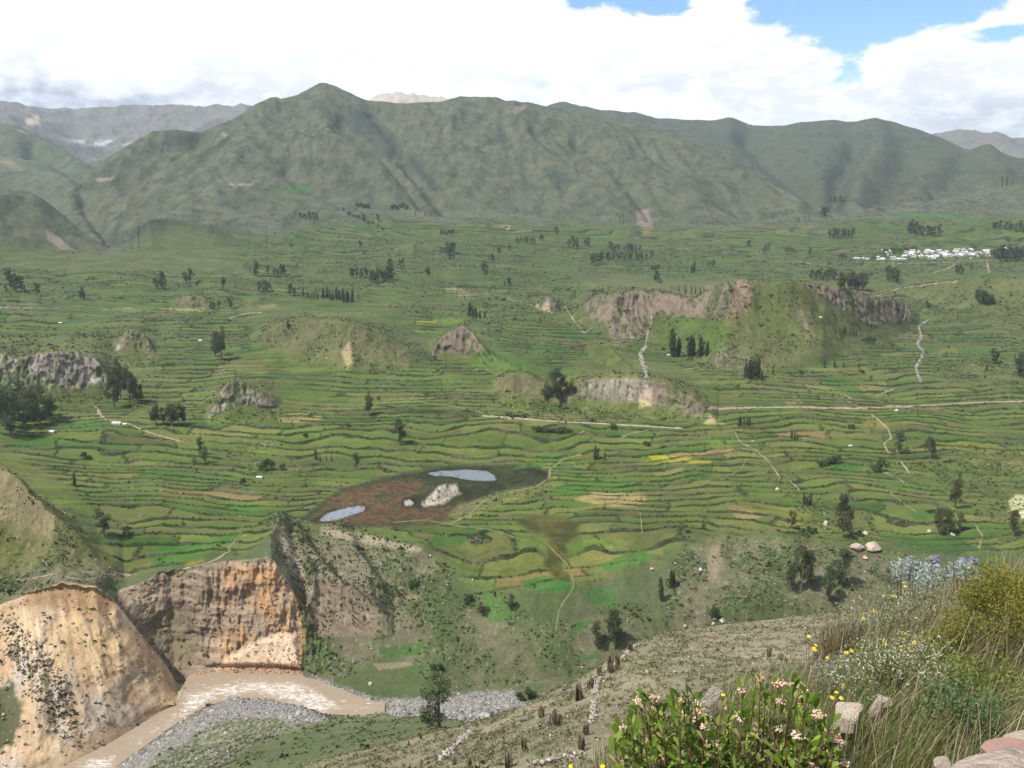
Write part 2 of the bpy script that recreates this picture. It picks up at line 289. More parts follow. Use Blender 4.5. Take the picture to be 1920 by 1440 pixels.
# ---- respace the rows so that steep faces get enough of them
def respace():
    r, z = BR.copy(), BZ.copy(); z, _, _ = add_hills(r, z)
    yy = 720 + FPX * np.tan(-np.arctan(z / r) - PITCH)
    d = np.abs(np.diff(yy, axis=0)); d = np.minimum(d, 14)
    base = np.diff(TT, axis=0) * 0 + .30
    wgt = d + base
    ker = np.exp(-.5 * (np.arange(-10, 11) / 4.) ** 2); ker /= ker.sum()
    pad = np.pad(wgt, ((0, 0), (10, 10)), 'edge'); wgt = sum(ker[k] * pad[:, k:k + NC] for k in range(21))
    cum = np.vstack([np.zeros(NC), np.cumsum(wgt, 0)])
    NR = 1500
    out = np.empty((NR, NC))
    for c in range(NC):
        out[:, c] = np.interp(np.linspace(0, cum[-1, c], NR), cum[:, c], TT[:, c])
    return out
TT = respace(); NR = TT.shape[0]
RR, Z0 = eval_base(TT)
ZZ, ROCK, FEAT = add_hills(RR, Z0.copy())
AZg = np.broadcast_to(AZ, RR.shape)
def kf(name): return float(gi(name))
XX, YY = RR * np.sin(AZg), RR * np.cos(AZg)
def proj(X, Y, Z):
    c, s = math.cos(PITCH), math.sin(PITCH)
    f = Y * c - Z * s; u = Y * s + Z * c; f = np.where(f > 1e-3, f, 1e-3)
    return 960 + FPX * X / f, 720 - FPX * u / f
PX, PY = proj(XX, YY, ZZ)
def band(T, a, b, fa=.15, fb=.15): return sstep(a - fa, a + fa, T) * (1 - sstep(b - fb, b + fb, T))
def inpoly(px, py, pts, feather=4.0, tmin=None, tmax=None):
    """soft mask of a hand-drawn outline (signed distance)"""
    pts = np.array(pts, float); x0, y0 = pts.min(0) - feather * 2; x1, y1 = pts.max(0) + feather * 2
    m = (px > x0) & (px < x1) & (py > y0) & (py < y1) & (np.cos(AZg) > 0 if px.shape == AZg.shape else True)
    if tmin is not None: m &= (TT >= tmin)
    if tmax is not None: m &= (TT <= tmax)
    out = np.zeros(px.shape); X = px[m]; Y = py[m]
    if X.size == 0: return out
    ins = np.zeros(X.shape, bool); dmin = np.full(X.shape, 1e9)
    for (ax, ay), (bx, by) in zip(pts, np.roll(pts, -1, 0)):
        c = ((ay > Y) != (by > Y)) & (X < (bx - ax) * (Y - ay) / (by - ay + 1e-12) + ax); ins ^= c
        t = np.clip(((X - ax) * (bx - ax) + (Y - ay) * (by - ay)) / ((bx - ax) ** 2 + (by - ay) ** 2 + 1e-9), 0, 1)
        dmin = np.minimum(dmin, np.hypot(X - ax - t * (bx - ax), Y - ay - t * (by - ay)))
    sd = np.where(ins, dmin, -dmin)
    out[m] = sstep(-feather, feather, sd); return out
def nearline(px, py, pts, tmin=None, tmax=None, reach=60):
    """distance in photo pixels to a poly-line"""
    pts = np.array(pts, float); x0, y0 = pts.min(0) - reach; x1, y1 = pts.max(0) + reach
    m = (px > x0) & (px < x1) & (py > y0) & (py < y1)
    if tmin is not None: m &= (TT >= tmin)
    if tmax is not None: m &= (TT <= tmax)
    out = np.full(px.shape, 1e3); X = px[m]; Y = py[m]; d = np.full(X.shape, 1e3); 
    for (ax, ay), (bx, by) in zip(pts[:-1], pts[1:]):
        t = np.clip(((X - ax) * (bx - ax) + (Y - ay) * (by - ay)) / ((bx - ax) ** 2 + (by - ay) ** 2 + 1e-9), 0, 1)
        d = np.minimum(d, np.hypot(X - ax - t * (bx - ax), Y - ay - t * (by - ay)))
    out[m] = d; return out

# ------------------------------------------------------------------ relief, cliffs, terraces
K = {n: float(i) for i, n in enumerate(GNAME)}
def gauss(d, w): return np.exp(-(d / w) ** 2)
S = AZg * RR                                         # length across the line of sight, metres
n_big = fbm(XX / 140, YY / 140, 4); n_mid = fbm(XX / 34 + 5, YY / 34, 4); n_sm = fbm(XX / 7 + 9, YY / 7, 3)
valley = band(TT, K['bench_edge'], K['foot'] + (.85 + .9 * n_big) * sstep(450, 700, PX), .3, .5)
marsh = np.maximum(inpoly(PX, PY, [(565, 972), (600, 945), (640, 915), (700, 900), (770, 885), (830, 874), (900, 872), (1000, 872), (1030, 885), (1028, 905), (985, 915), (935, 922), (905, 935), (885, 945), (892, 958), (850, 968), (820, 985), (730, 988), (640, 988), (570, 982)], 5, K['bench_edge'] + .3, K['v1']), 0)
pond_polys = {
 'pond': [(800, 886), (830, 881), (870, 880), (912, 883), (928, 893), (930, 899), (905, 902), (865, 898), (835, 894), (812, 892)],
 'reed_pool': [(598, 974), (612, 962), (640, 954), (668, 949), (684, 950), (682, 958), (660, 966), (630, 975), (602, 979)],
 'pool': [(757, 938), (768, 935), (776, 942), (772, 949), (758, 949)]}
relief = valley * (1 - marsh) * (n_big * 5 + n_mid * 1.2) * sstep(K['bench'], K['v2'], TT + .6) * (1 - ROCK)
relief += band(TT, K['k4'], K['spur'], .3, .05) * (n_mid * 2.0 + n_sm * .5) + band(TT, K['spur'] + .3, K['bank_near'] - .3, .2, .25) * (n_mid * 3 + n_sm * .6)
relief += band(TT, 1.2, 2.2, .2, .2) * fbm(XX / 1.1, YY / 1.1, 3) * .10
relief += band(TT, K['notch'] + .2, K['bench'], .2, .3) * (n_mid * 2.5 + n_sm * .7) * (1 - marsh)
# mountains: gullies running downslope, ridges between them
mt = band(TT, K['foot'], K['main_ridge'], .35, .06)
tmt = np.clip((TT - K['gorge']) / 1.0, 0, 1)
wz = fbm(XX / 700, YY / 700, 2) * .9
gul = fbm(XX / 330 + wz + .9 * ZZ / 600, YY / 1900 + .3 * wz, 4, .42, True)
gul2 = fbm(XX / 75 - wz * 2 + 1.3 * ZZ / 420, YY / 620, 3, .45, True)
relief += mt * ((gul - .35) * 36 * sstep(0, .25, tmt) * (1 - .75 * sstep(.85, 1, tmt)) + gul2 * 6.5 * sstep(0, .2, tmt) + n_mid * 1.5)
mt2 = band(TT, K['main_back'], K['right_ridge'], .2, .08)
relief += mt2 * (fbm(XX / 700 + wz, YY / 2600, 4, .42, True) * 38 + gul2 * 5)
relief += band(TT, K['right_back'], K['far_ridge'], .1, .1) * fbm(XX / 700, YY / 1200, 5, .5, True) * 120
relief += band(TT, K['foot'], K['left_hill'], .3, .05) * (PX < 260) * (fbm(XX / 90 + ZZ / 120, YY / 300, 4, .5, True) * 10)
MR = (K['left_hill'] + .3, K['main_ridge'] + .01)
CARVE = [
 ([(640, 235), (690, 262), (735, 285), (762, 300), (790, 335), (815, 365), (850, 400), (900, 425)], 48, 16),
 ([(700, 215), (735, 250), (760, 290)], 40, 14), ([(600, 240), (660, 262), (720, 300), (745, 330), (770, 365), (790, 395)], 26, 10),
 ([(870, 235), (820, 262), (775, 285)], 26, 12), ([(1080, 265), (1130, 300), (1180, 350), (1215, 400), (1235, 440)], 26, 12),
 ([(1000, 260), (1060, 300), (1130, 345), (1180, 395), (1210, 430)], 22, 9), ([(1200, 280), (1270, 330), (1350, 380), (1440, 425)], 16, 12),
 ([(470, 250), (520, 300), (560, 345), (640, 375)], 18, 14), ([(380, 260), (300, 300), (230, 335)], 22, 12), ([(800, 330), (840, 372), (930, 412)], 14, 7),
 ([(1010, 225), (1045, 260), (1085, 300)], 14, 8), ([(150, 350), (165, 395), (200, 440), (208, 468)], 26, 12), ([(290, 412), (240, 440), (205, 466)], 16, 8)]
for pts, dep, wd in CARVE:
    d = nearline(PX + n_mid * 6, PY, pts, *MR); relief -= dep * gauss(d, wd) * .9
RIDGEL = [
 ([(962, 200), (968, 240), (985, 275), (1040, 315), (1110, 360), (1180, 410), (1215, 445)], 34, 22), ([(585, 172), (600, 230), (650, 290), (720, 345), (790, 400)], 26, 20),
 ([(500, 190), (470, 250), (430, 300)], 22, 20), ([(860, 190), (830, 240), (800, 280), (835, 330)], 18, 16), ([(1240, 255), (1330, 310), (1430, 370), (1500, 410)], 20, 18)]
for pts, dep, wd in RIDGEL:
    d = nearline(PX + n_mid * 6, PY, pts, *MR); relief += dep * gauss(d, wd) * sstep(6, 40, PY - 180) * .8
R2 = (K['main_back'], K['right_ridge'] + .01)
for pts, dep, wd in [([(1400, 262), (1440, 300), (1500, 350), (1545, 400)], 70, 22), ([(1600, 290), (1570, 340), (1560, 395)], 60, 20), ([(1700, 300), (1680, 350), (1640, 385)], 40, 22), ([(1800, 320), (1760, 370)], 40, 22), ([(1850, 300), (1880, 345)], -40, 20), ([(1640, 250), (1650, 300), (1610, 360)], -50, 26), ([(60, 275), (130, 315), (165, 340)], 60, 18)]:
    relief -= dep * gauss(nearline(PX, PY, pts, *R2), wd)
relief += sstep(3, 10, FEAT) * valley * (fbm(XX / 22, YY / 22, 4, .55, True) - .4) * 3.5
# bowl between the ribs of the mesa, gullies below the ridge of bluff at the bench edge
mesa = sstep(.5, 4, FEAT) * (PX > 1075) * (PX < 1720) * (PY > 515) * (PY < 712)
for pts, dep, wd in [([(1300, 535), (1290, 590), (1270, 650)], 16, 40), ([(1215, 545), (1216, 600), (1210, 650)], 7, 8), ([(1150, 560), (1160, 620)], 8, 12), ([(1640, 560), (1620, 610)], 8, 30)]:
    relief -= dep * gauss(nearline(PX, PY, pts, K['v1'], K['v5']), wd) * mesa
for pts, dep, wd in [([(1400, 522), (1400, 570), (1372, 610), (1350, 660)], 9, 18), ([(1480, 528), (1490, 600), (1520, 650)], 16, 40)]:
    relief += dep * gauss(nearline(PX, PY, pts, K['v1'], K['v5']), wd) * mesa * sstep(0, 25, PY - 525)
RB = (K['notch'], K['bench'])
for pts, dep, wd in [([(590, 1000), (620, 1040), (660, 1075)], 9, 14), ([(680, 1020), (720, 1070), (760, 1110)], 7, 16), ([(545, 1000), (560, 1060), (580, 1120)], 5, 9)]:
    relief -= dep * gauss(nearline(PX, PY, pts, *RB), wd)
for pts, dep, wd in [([(528, 980), (560, 1040), (590, 1100)], 6, 14), ([(640, 995), (690, 1060), (720, 1120)], 4, 14), ([(790, 1035), (760, 1060), (745, 1110)], 5, 16)]:
    relief += dep * gauss(nearline(PX, PY, pts, *RB), wd)
# terraces and field cells
WX, WY = fbm(XX / 170 + 3, YY / 170 + 8, 3), fbm(XX / 420 + 31, YY / 170 + 12, 3, .4)
WB = fbm(XX / 110 + 13, YY / 90 + 2, 3)
def gspace(y):   # cumulative number of terraces up to distance y
    ys = np.array([0, 500, 700, 900, 1100, 1400, 2000, 2800, 4000]); sp = np.array([18, 18, 16, 16, 15, 19, 27, 37, 50])
    yy = np.linspace(0, 6000, 1500); d = 1 / np.interp(yy, ys, sp); return np.interp(y, yy, np.cumsum(d) * (yy[1] - yy[0]))
U = gspace(YY) + WY * 2.6 + WB * 1.9 * band(TT, K['bench_edge'] + .3, K['v1'] + .5, .4, .5) + FEAT * .10 + .10 * XX / 20 * np.clip(WX, -1, 1) * .6
row = np.floor(U); fr = U - row
V = (XX + 35 * WX + 10 * n_mid) / (38 + 40 * hash2(row, 3) + YY * .018) + hash2(row, 1) * 17
colm = np.floor(V); fv = V - colm
big_merge = hash2(row // 2, 5) > .62
cid = hash2(row, colm, 2); cid2 = hash2(row, colm, 9)
m2a = inpoly(PX, PY, [(965, 975), (1000, 966), (1060, 970), (1088, 985), (1085, 1005), (1060, 1020), (1065, 1045), (1050, 1060), (1080, 1095), (1050, 1095), (1020, 1060), (1030, 1010), (990, 995)], 10, K['orange_top'], K['lake'])
terr = valley * (1 - marsh) * (1 - m2a) * (1 - sstep(.1, .5, ROCK)) * np.where(FEAT > 2, .4, 1) * (1 - .5 * sstep(.15, .3, fbm(XX / 190 + 60, YY / 150, 3)))
# scrubby, unfarmed slopes
SCRUB = [
 ([(0, 470), (200, 474), (430, 462), (470, 520), (300, 505), (150, 512), (0, 500)], .9), ([(-200, 870), (0, 868), (60, 925), (110, 970), (190, 1050), (235, 1080), (190, 1100), (-200, 1140)], 1),
 ([(500, 970), (700, 1000), (850, 1058), (860, 1120), (760, 1200), (620, 1290), (560, 1300), (520, 1060)], 1), ([(760, 1180), (900, 1110), (980, 1130), (1010, 1170), (1200, 1130), (1240, 1180), (1210, 1330), (900, 1330), (740, 1240)], .75),
 ([(1240, 1150), (1260, 1040), (1320, 1005), (1450, 1005), (1600, 1020), (1700, 1050), (1700, 1180), (1250, 1190)], .95), ([(1520, 860), (1700, 870), (1800, 880), (1920, 890), (1920, 1010), (1780, 930), (1640, 880)], .5),
 ([(1390, 800), (1450, 830), (1480, 900), (1500, 960), (1450, 930), (1420, 860)], .45), ([(1480, 930), (1640, 960), (1660, 1040), (1520, 1020)], .6), ([(400, 830), (500, 820), (560, 870), (620, 900), (480, 900)], .4),
 ([(480, 640), (540, 603), (660, 606), (815, 672), (720, 700), (560, 680)], .9), ([(940, 690), (1040, 735), (1030, 770), (930, 770)], .9), ([(1030, 705), (1350, 790), (1100, 790), (960, 775)], .8),
 ([(1080, 520), (1700, 540), (1700, 610), (1560, 640), (1500, 690), (1340, 700), (1180, 630)], .95), ([(860, 560), (1080, 525), (1100, 600), (1000, 610), (880, 640)], .6), ([(1690, 550), (1920, 515), (1920, 600), (1760, 590)], .9), ([(560, 500), (700, 510), (690, 550), (590, 545)], .3),
 ([(780, 940), (840, 903), (900, 925), (1040, 900), (1060, 915), (950, 945), (860, 965), (800, 955)], .7), ([(1780, 845), (1920, 850), (1920, 900), (1800, 880)], .7), ([(1740, 690), (1920, 670), (1920, 720), (1760, 720)], .8), ([(0, 630), (300, 610), (300, 690), (200, 760), (0, 770)], .7), ([(330, 555), (400, 545), (410, 585), (320, 585)], .8), ([(380, 720), (520, 720), (540, 790), (380, 800)], .7), ([(0, 1040), (240, 1080), (200, 1120), (0, 1140)], .8)]
scrub = np.zeros_like(RR)
for pts, amp in SCRUB: scrub = np.maximum(scrub, amp * inpoly(PX + n_mid * 14, PY + n_sm * 8, pts, 10, K['spurback']))
slope_m = band(TT, K['foot'] + (.85 + .9 * n_big) * sstep(450, 700, PX), K['main_ridge'], .25, 2)
scrub = np.maximum(scrub, slope_m); scrub = np.maximum(scrub, sstep(5, 16, FEAT) * .6 * valley)
terr = terr * (1 - .8 * scrub)
A_t = np.interp(YY, [500, 900, 1500, 2600], [1.8, 2.2, 3.0, 4.2])
gate = sstep(-.35, .1, fbm(XX / 60 + 40, YY / 60, 2) + .15)
relief += terr * gate * A_t * (sstep(0, .13, fr) - fr) * .8
mesa_cliff = np.maximum(inpoly(PX + n_sm * 9 + n_mid * 6, PY + n_sm * 6 + n_mid * 7, [(1095, 565), (1130, 553), (1210, 542), (1300, 535), (1400, 521), (1412, 540), (1405, 580), (1365, 608), (1330, 588), (1290, 574), (1230, 588), (1195, 640), (1150, 645), (1130, 600), (1098, 600)], 6), inpoly(PX + n_sm * 9, PY + n_sm * 5, [(1490, 530), (1560, 537), (1660, 553), (1705, 575), (1710, 606), (1640, 606), (1590, 585), (1540, 560), (1500, 548)], 7))
mesa_cliff = np.maximum(mesa_cliff, .8 * inpoly(PX + n_sm * 8, PY + n_sm * 5, [(1335, 670), (1360, 655), (1420, 670), (1440, 695), (1370, 700), (1340, 690)], 6)); mesa_cliff = np.maximum(mesa_cliff, .7 * inpoly(PX + n_sm * 8, PY + n_sm * 5, [(1490, 600), (1505, 600), (1530, 650), (1515, 662)], 6))
ROCK = np.where(mesa > .01, mesa_cliff, ROCK)
# ribs pushed out of the cliff faces along the line of sight
dr = np.zeros_like(RR)
relief += inpoly(PX, PY, SCRUB[1][0], 10, K['notch'], K['v1']) * (fbm(XX / 18, YY / 18, 4, .55, True) - .3) * 3.5
tanf = band(TT, K['bank_far'] + .04, K['tan_crest'], .04, .02) * (PX < 352)
sd_ = (S + .85 * ZZ)
rib = fbm(sd_ / 17 + .12 * n_sm, ZZ / 150, 5, .55, True)
dr -= tanf * ((rib - .2) * 6.0 * (.35 + 1.3 * sstep(.3, .7, n_mid * .5 + .5)) + fbm(S / 22 + 3, ZZ / 18, 4) * 4.5 + (fbm(sd_ / 55, ZZ / 160, 3, .5, True) - .2) * 9) * sstep(0, .18, TT - K['bank_far']) * (1 - sstep(.8, 1, TT - K['bank_far']))
alc = inpoly(PX + n_sm * 6, PY, [(40, 1118), (120, 1096), (185, 1108), (222, 1135), (205, 1158), (150, 1152), (90, 1140), (50, 1140)], 9, K['bank_far'] + .3, K['tan_crest']); dr += alc * 7
orf = band(TT, K['notch'] + .03, K['orange_top'], .04, .03) * (PX > 150) * (PX < 600)
ribv = fbm(S / 9 + .15 * ZZ / 9, ZZ / 26, 5, .55, True); strat = fbm(S / 60, ZZ / 5, 4)
talus = inpoly(PX, PY, [(400, 1262), (420, 1235), (460, 1210), (500, 1190), (535, 1185), (556, 1190), (560, 1264)], 8, K['bank_far'], K['orange_top'])
dr -= orf * (1 - .85 * talus) * (fbm(S / 26 + 5, ZZ / 22, 5, .55) * 7 + (ribv - .2) * 3.2 * sstep(330, 440, PX + 0 * S) + (ribv - .2) * 2.2 + strat * 1.5)
dr -= orf * talus * 5 * (1 - sstep(1190, 1262, PY) * .2)
cave = gauss(np.hypot((PX - 315) / 50, (PY - 1190) / 75), 1) * orf
dr += cave * 9
ck = np.clip(ROCK - .35, 0, 1) * 1.5 * valley
ribr = fbm(S / 11 + .2 * ZZ / 10, ZZ / 22 + 7, 5, .55, True)
dr -= ck * (ribr - .25) * np.interp(YY, [600, 1200, 2000], [4, 9, 14])
sc2 = band(TT, K['orange_top'] + .05, K['bench_edge'], .05, .05) * (PX > 505) * (1 - sstep(690, 820, PX + n_mid * 30))
dr -= sc2 * (fbm(S / 26 + .9 * ZZ / 26 + .25 * n_mid, ZZ / 30, 4, .5, True) - .3) * 6
RD = RR + dr
ZD = ZZ + relief
# water stays level: bed of the river and of the ponds
riv = band(TT, K['bank_near'], K['bank_far'], .06, .06) * ((PX < 724) | (TT < 0))
ZD -= riv * 1.6
for nm, pts in pond_polys.items(): ZD -= 1.0 * inpoly(PX, PY, pts, 3, K['bench'], K['v1'])
XX, YY = RD * np.sin(AZg), RD * np.cos(AZg)
PX, PY = proj(XX, YY, ZD)
dzdr = np.gradient(ZD, axis=0) / np.maximum(np.gradient(RD, axis=0), .02)
ds_ = np.gradient(ZD, axis=1) / np.maximum(np.abs(np.gradient(AZ))[None] * RD, .02)
steep = np.hypot(dzdr, ds_)
steep[np.gradient(RD, axis=0) <= 0] = 5
def hit(px, py, tmin=0, up=0.0):
    r, z, az, c = hit_in(RD, ZD, px, py, tmin); return Vector((r * math.sin(az), r * math.cos(az), z + CAMZ + up))
def ground_z(x, y):
    """height of the ground under a world point"""
    az = math.atan2(x, y); r = math.hypot(x, y); c = int(round(float(col_of(az))))
    return float(np.interp(r, np.maximum.accumulate(RD[:, c]), ZD[:, c])) + CAMZ

# ------------------------------------------------------------------ ground colours (albedo of soil, rock, crops, with some shade painted in)
C = np.zeros(RR.shape + (3,), np.float32)
def lay(mask, col):
    m = np.clip(mask, 0, 1)[..., None].astype(np.float32)
    C[:] = C * (1 - m) + np.asarray(col, np.float32) * m
def c3(*v): return np.array(v, np.float32)
def mixc(a, b, t): t = np.clip(t, 0, 1)[..., None].astype(np.float32); return np.asarray(a, np.float32) * (1 - t) + np.asarray(b, np.float32) * t
nb, nm_, ns = n_big * .5 + .5, n_mid * .5 + .5, n_sm * .5 + .5
fine = perlin(XX / 2.3, YY / 2.3) * .5 + .5
drygr = mixc(c3(.092, .098, .048), c3(.060, .088, .030), sstep(.3, .7, nb * .5 + nm_ * .5))
lay(np.ones_like(RR), drygr)
# crops
pal = np.array([(.066, .098, .028), (.080, .108, .034), (.058, .086, .028), (.092, .112, .038), (.100, .110, .044), (.046, .088, .026), (.088, .094, .044), (.072, .100, .032), (.112, .114, .050), (.064, .078, .036)], np.float32)
fc = pal[(cid * 9.999).astype(int)] * (0.85 + .3 * cid2[..., None])
fc = fc * (.9 + .2 * nm_[..., None])
lay(valley * (1 - marsh), fc)
lay(valley * (cid2 > .992) * (YY > 750) * terr, c3(.115, .115, .035)); lay(valley * (cid2 < .010) * terr, c3(.17, .115, .072))
far_t = sstep(1300, 2400, YY) * valley
lay(far_t * .45, c3(.066, .088, .032))
hw = np.interp(YY, [600, 1000, 1600, 2600], [.12, .15, .18, .2]) * (1 + .6 * (ns - .5) * (1 - sstep(1200, 1800, YY)))
hedge = (1 - sstep(hw * .6, hw, np.minimum(fr, 1 - fr * 0 - .0))) * terr * sstep(-.3, .0, fbm(XX / 45 + 40, YY / 45, 2) + .2)
hedge_v = (1 - sstep(.02, .05, np.minimum(fv, 1 - fv))) * terr * (hash2(row, colm, 21) > .45)
hedge_all = np.clip(np.maximum(hedge, hedge_v * .8), 0, 1)
lay(sstep(.30, .16, fr) * 0 + terr * .35 * sstep(.55, .95, fr), c3(.125, .125, .055))
lay(hedge_v * .7, mixc(c3(.026, .036, .016), c3(.11, .092, .06), sstep(.52, .75, nm_ * .5 + fine * .5)))
# scrub ground: mottled dry grass, bare soil, bushes
scol = mixc(mixc(c3(.125, .112, .068), c3(.060, .080, .026), sstep(.35, .62, nm_ * .6 + ns * .4)), c3(.20, .16, .115), sstep(.62, .8, ns * .6 + fine * .4) * .6)
lay(scrub * (1 - slope_m) * sstep(.25, .6, scrub + (ns - .5) * .8), scol)
# near slopes
near = 1 - sstep(K['bank_near'] - .1, K['bank_near'] + .02, TT)
lay(near, mixc(c3(.215, .185, .120), c3(.150, .145, .080), sstep(.35, .7, nm_ * .6 + ns * .4)))
lay(near * sstep(.58, .72, ns * .55 + fine * .45), c3(.055, .075, .025)); lay(near * sstep(.70, .8, fine * .6 + (1 - ns) * .4) * .6, c3(.19, .165, .12))
greensl = band(TT, K['spurback'] - .3, K['bank_near'] - .25, .1, .15) * inpoly(PX + n_mid * 10, PY + n_sm * 6, [(380, 1480), (440, 1415), (520, 1375), (600, 1352), (700, 1343), (830, 1336), (920, 1380), (920, 1600), (380, 1600)], 10)
lay(greensl * .8, mixc(c3(.052, .085, .026), c3(.085, .100, .040), sstep(.4, .65, nm_ * .5 + ns * .5)))
riverside = band(TT, K['spurback'] + .4, K['bank_near'], .05, .02) * (1 - greensl)
lay(riverside * .9, mixc(c3(.060, .080, .028), c3(.20, .185, .15), sstep(.46, .60, ns * .5 + fine * .5)))
lay(greensl * 0 + band(TT, K['k1'], K['k3'], .1, .2), mixc(c3(.10, .085, .05), c3(.16, .13, .09), ns))
# gravel bars
grav = np.zeros_like(RR)
for pts in ([(215, 1450), (265, 1402), (330, 1365), (395, 1325), (430, 1302), (500, 1308), (560, 1318), (600, 1342), (620, 1352), (560, 1362), (520, 1345), (440, 1345), (380, 1365), (300, 1420), (250, 1460)],
            [(590, 1268), (650, 1290), (720, 1312), (800, 1308), (880, 1300), (960, 1296), (1000, 1330), (960, 1350), (840, 1352), (740, 1340), (690, 1325), (620, 1305), (575, 1278)]):
    grav = np.maximum(grav, inpoly(PX + n_sm * 16 + n_mid * 14, PY + n_sm * 9 + n_mid * 7, pts, 5, K['shoulder'], K['orange_top']))
lay(grav * .92 * (1 - .75 * sstep(.56, .66, nm_ * .5 + ns * .5)), mixc(c3(.165, .15, .13), c3(.29, .27, .24), sstep(.3, .8, fine)))
lay(riv, c3(.16, .12, .08))
# rock
rc_white = mixc(c3(.42, .37, .30), c3(.19, .165, .135), sstep(.35, .65, ribr * .5 + .5 - .2 * ns)); rc_brown = mixc(c3(.165, .130, .098), c3(.080, .066, .052), sstep(.4, .7, 1 - (ribr * .5 + .5)))
west = sstep(900, 500, PX) if False else (PX < 560) * 1.0
rk = np.clip(ROCK * sstep(.35, .8, steep + (ns - .5) * .6 + ROCK * .3), 0, 1) * valley
veg = sstep(.5, .66, nm_ * .45 + ns * .55)
lay(rk * (1 - .9 * sstep(.46, .58, nm_ * .5 + ns * .5)) * sstep(.25, .6, ROCK + .3 * (nm_ - .5)), np.where((((PX < 230) | ((PX > 380) & (PX < 530) & (PY > 700)) | ((PX > 1090) & (PX < 1215) & (PY > 700))) > 0)[..., None], rc_white, rc_brown))
# mesa colours
lay(np.maximum(mesa, sstep(3, 9, FEAT) * valley * .8) * (1 - rk) * sstep(.30, .60, ns * .4 + nm_ * .6) * .75, mixc(c3(.135, .118, .074), c3(.095, .092, .05), ns))
lay(mesa * inpoly(PX + n_sm * 6, PY, [(1225, 600), (1290, 590), (1370, 610), (1350, 660), (1300, 672), (1230, 660)], 12) * .85, c3(.075, .110, .034))
lay(mesa * inpoly(PX, PY, [(1415, 535), (1465, 530), (1480, 640), (1400, 640)], 14) * .8, c3(.085, .095, .042))
lay(mesa * inpoly(PX + n_sm * 5, PY, [(1380, 525), (1412, 522), (1416, 560), (1395, 600), (1362, 606), (1370, 560)], 9) * .5, c3(.20, .135, .085))
lay(inpoly(PX + n_sm * 5, PY + n_sm * 3, [(1102, 715), (1190, 708), (1215, 725), (1195, 755), (1110, 752)], 6, K['v1'], K['v3']) * .7, rc_white)
for q in ([(1200, 740), (1222, 725), (1222, 760), (1198, 765)], [(1320, 795), (1330, 780), (1358, 795)], [(640, 660), (655, 640), (662, 680), (650, 690)], [(1012, 580), (1028, 560), (1040, 572), (1034, 590)]):
    lay(inpoly(PX, PY, q, 4, K['v1'], K['v6']) * .8, c3(.34, .26, .19))
# dark scrub and outcrops on the mountain; the cirque patch is painted shade
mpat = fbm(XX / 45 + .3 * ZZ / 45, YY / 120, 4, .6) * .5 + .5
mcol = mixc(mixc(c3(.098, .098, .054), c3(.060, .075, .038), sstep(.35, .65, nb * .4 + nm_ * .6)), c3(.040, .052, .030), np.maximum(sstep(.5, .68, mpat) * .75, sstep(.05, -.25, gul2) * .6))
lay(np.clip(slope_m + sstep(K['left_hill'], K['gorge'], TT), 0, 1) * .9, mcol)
spk = sstep(.64, .74, ns * .5 + perlin(XX / 16, YY / 16) * .25 + .25) * slope_m
lay(spk * .65, c3(.030, .042, .022))
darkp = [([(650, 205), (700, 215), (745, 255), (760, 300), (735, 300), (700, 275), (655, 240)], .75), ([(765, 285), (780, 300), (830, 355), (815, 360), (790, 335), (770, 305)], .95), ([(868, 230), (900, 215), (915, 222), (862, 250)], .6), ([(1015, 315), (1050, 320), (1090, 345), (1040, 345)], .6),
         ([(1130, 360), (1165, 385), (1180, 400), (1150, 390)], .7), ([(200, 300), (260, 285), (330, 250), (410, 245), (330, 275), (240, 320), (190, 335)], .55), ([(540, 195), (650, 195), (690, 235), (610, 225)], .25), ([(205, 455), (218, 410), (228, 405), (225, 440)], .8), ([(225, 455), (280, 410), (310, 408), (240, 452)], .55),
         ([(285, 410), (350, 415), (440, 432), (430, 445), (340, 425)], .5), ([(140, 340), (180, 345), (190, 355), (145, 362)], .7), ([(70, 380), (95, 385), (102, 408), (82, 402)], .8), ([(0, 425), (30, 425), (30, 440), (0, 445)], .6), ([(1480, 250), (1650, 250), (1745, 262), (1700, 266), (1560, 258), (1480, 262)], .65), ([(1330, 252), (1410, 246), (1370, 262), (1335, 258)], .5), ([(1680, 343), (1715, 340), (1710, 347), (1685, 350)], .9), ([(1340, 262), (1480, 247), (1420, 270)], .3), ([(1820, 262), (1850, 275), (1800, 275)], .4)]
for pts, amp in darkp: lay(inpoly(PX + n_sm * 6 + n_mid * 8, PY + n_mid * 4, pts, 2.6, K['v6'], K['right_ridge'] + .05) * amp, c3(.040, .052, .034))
for pts, colr in [([(0, 295), (20, 300), (48, 318), (40, 322), (0, 305)], (.30, .20, .12)), ([(35, 240), (60, 246), (55, 252), (35, 246)], (.3, .24, .18)), ([(85, 430), (110, 445), (140, 470), (115, 468), (90, 450)], (.22, .17, .13)), ([(1195, 395), (1215, 392), (1225, 430), (1210, 440), (1195, 415)], (.20, .14, .11)), ([(430, 344), (475, 344), (470, 348), (430, 348)], (.24, .19, .13)), ([(415, 250), (430, 252), (420, 256)], (.3, .24, .17)),
                   ([(520, 350), (575, 349), (585, 361), (525, 361)], (.055, .12, .03)), ([(965, 200), (990, 197), (985, 203), (965, 215)], (.2, .16, .12)), ([(1650, 398), (1820, 402), (1810, 412), (1660, 405)], (.06, .11, .03)), ([(180, 335), (215, 332), (210, 337), (185, 341)], (.25, .18, .12))]:
    lay(inpoly(PX + n_sm * 3, PY, pts, 3, K['v5'], K['right_ridge'] + .05) * .85, colr)
farm = sstep(K['right_back'], K['right_back'] + .2, TT)
lay(farm, mixc(c3(.16, .135, .12), c3(.10, .11, .085), nb)); lay(farm * (PX > 640) * (PX < 900), c3(.36, .30, .24))
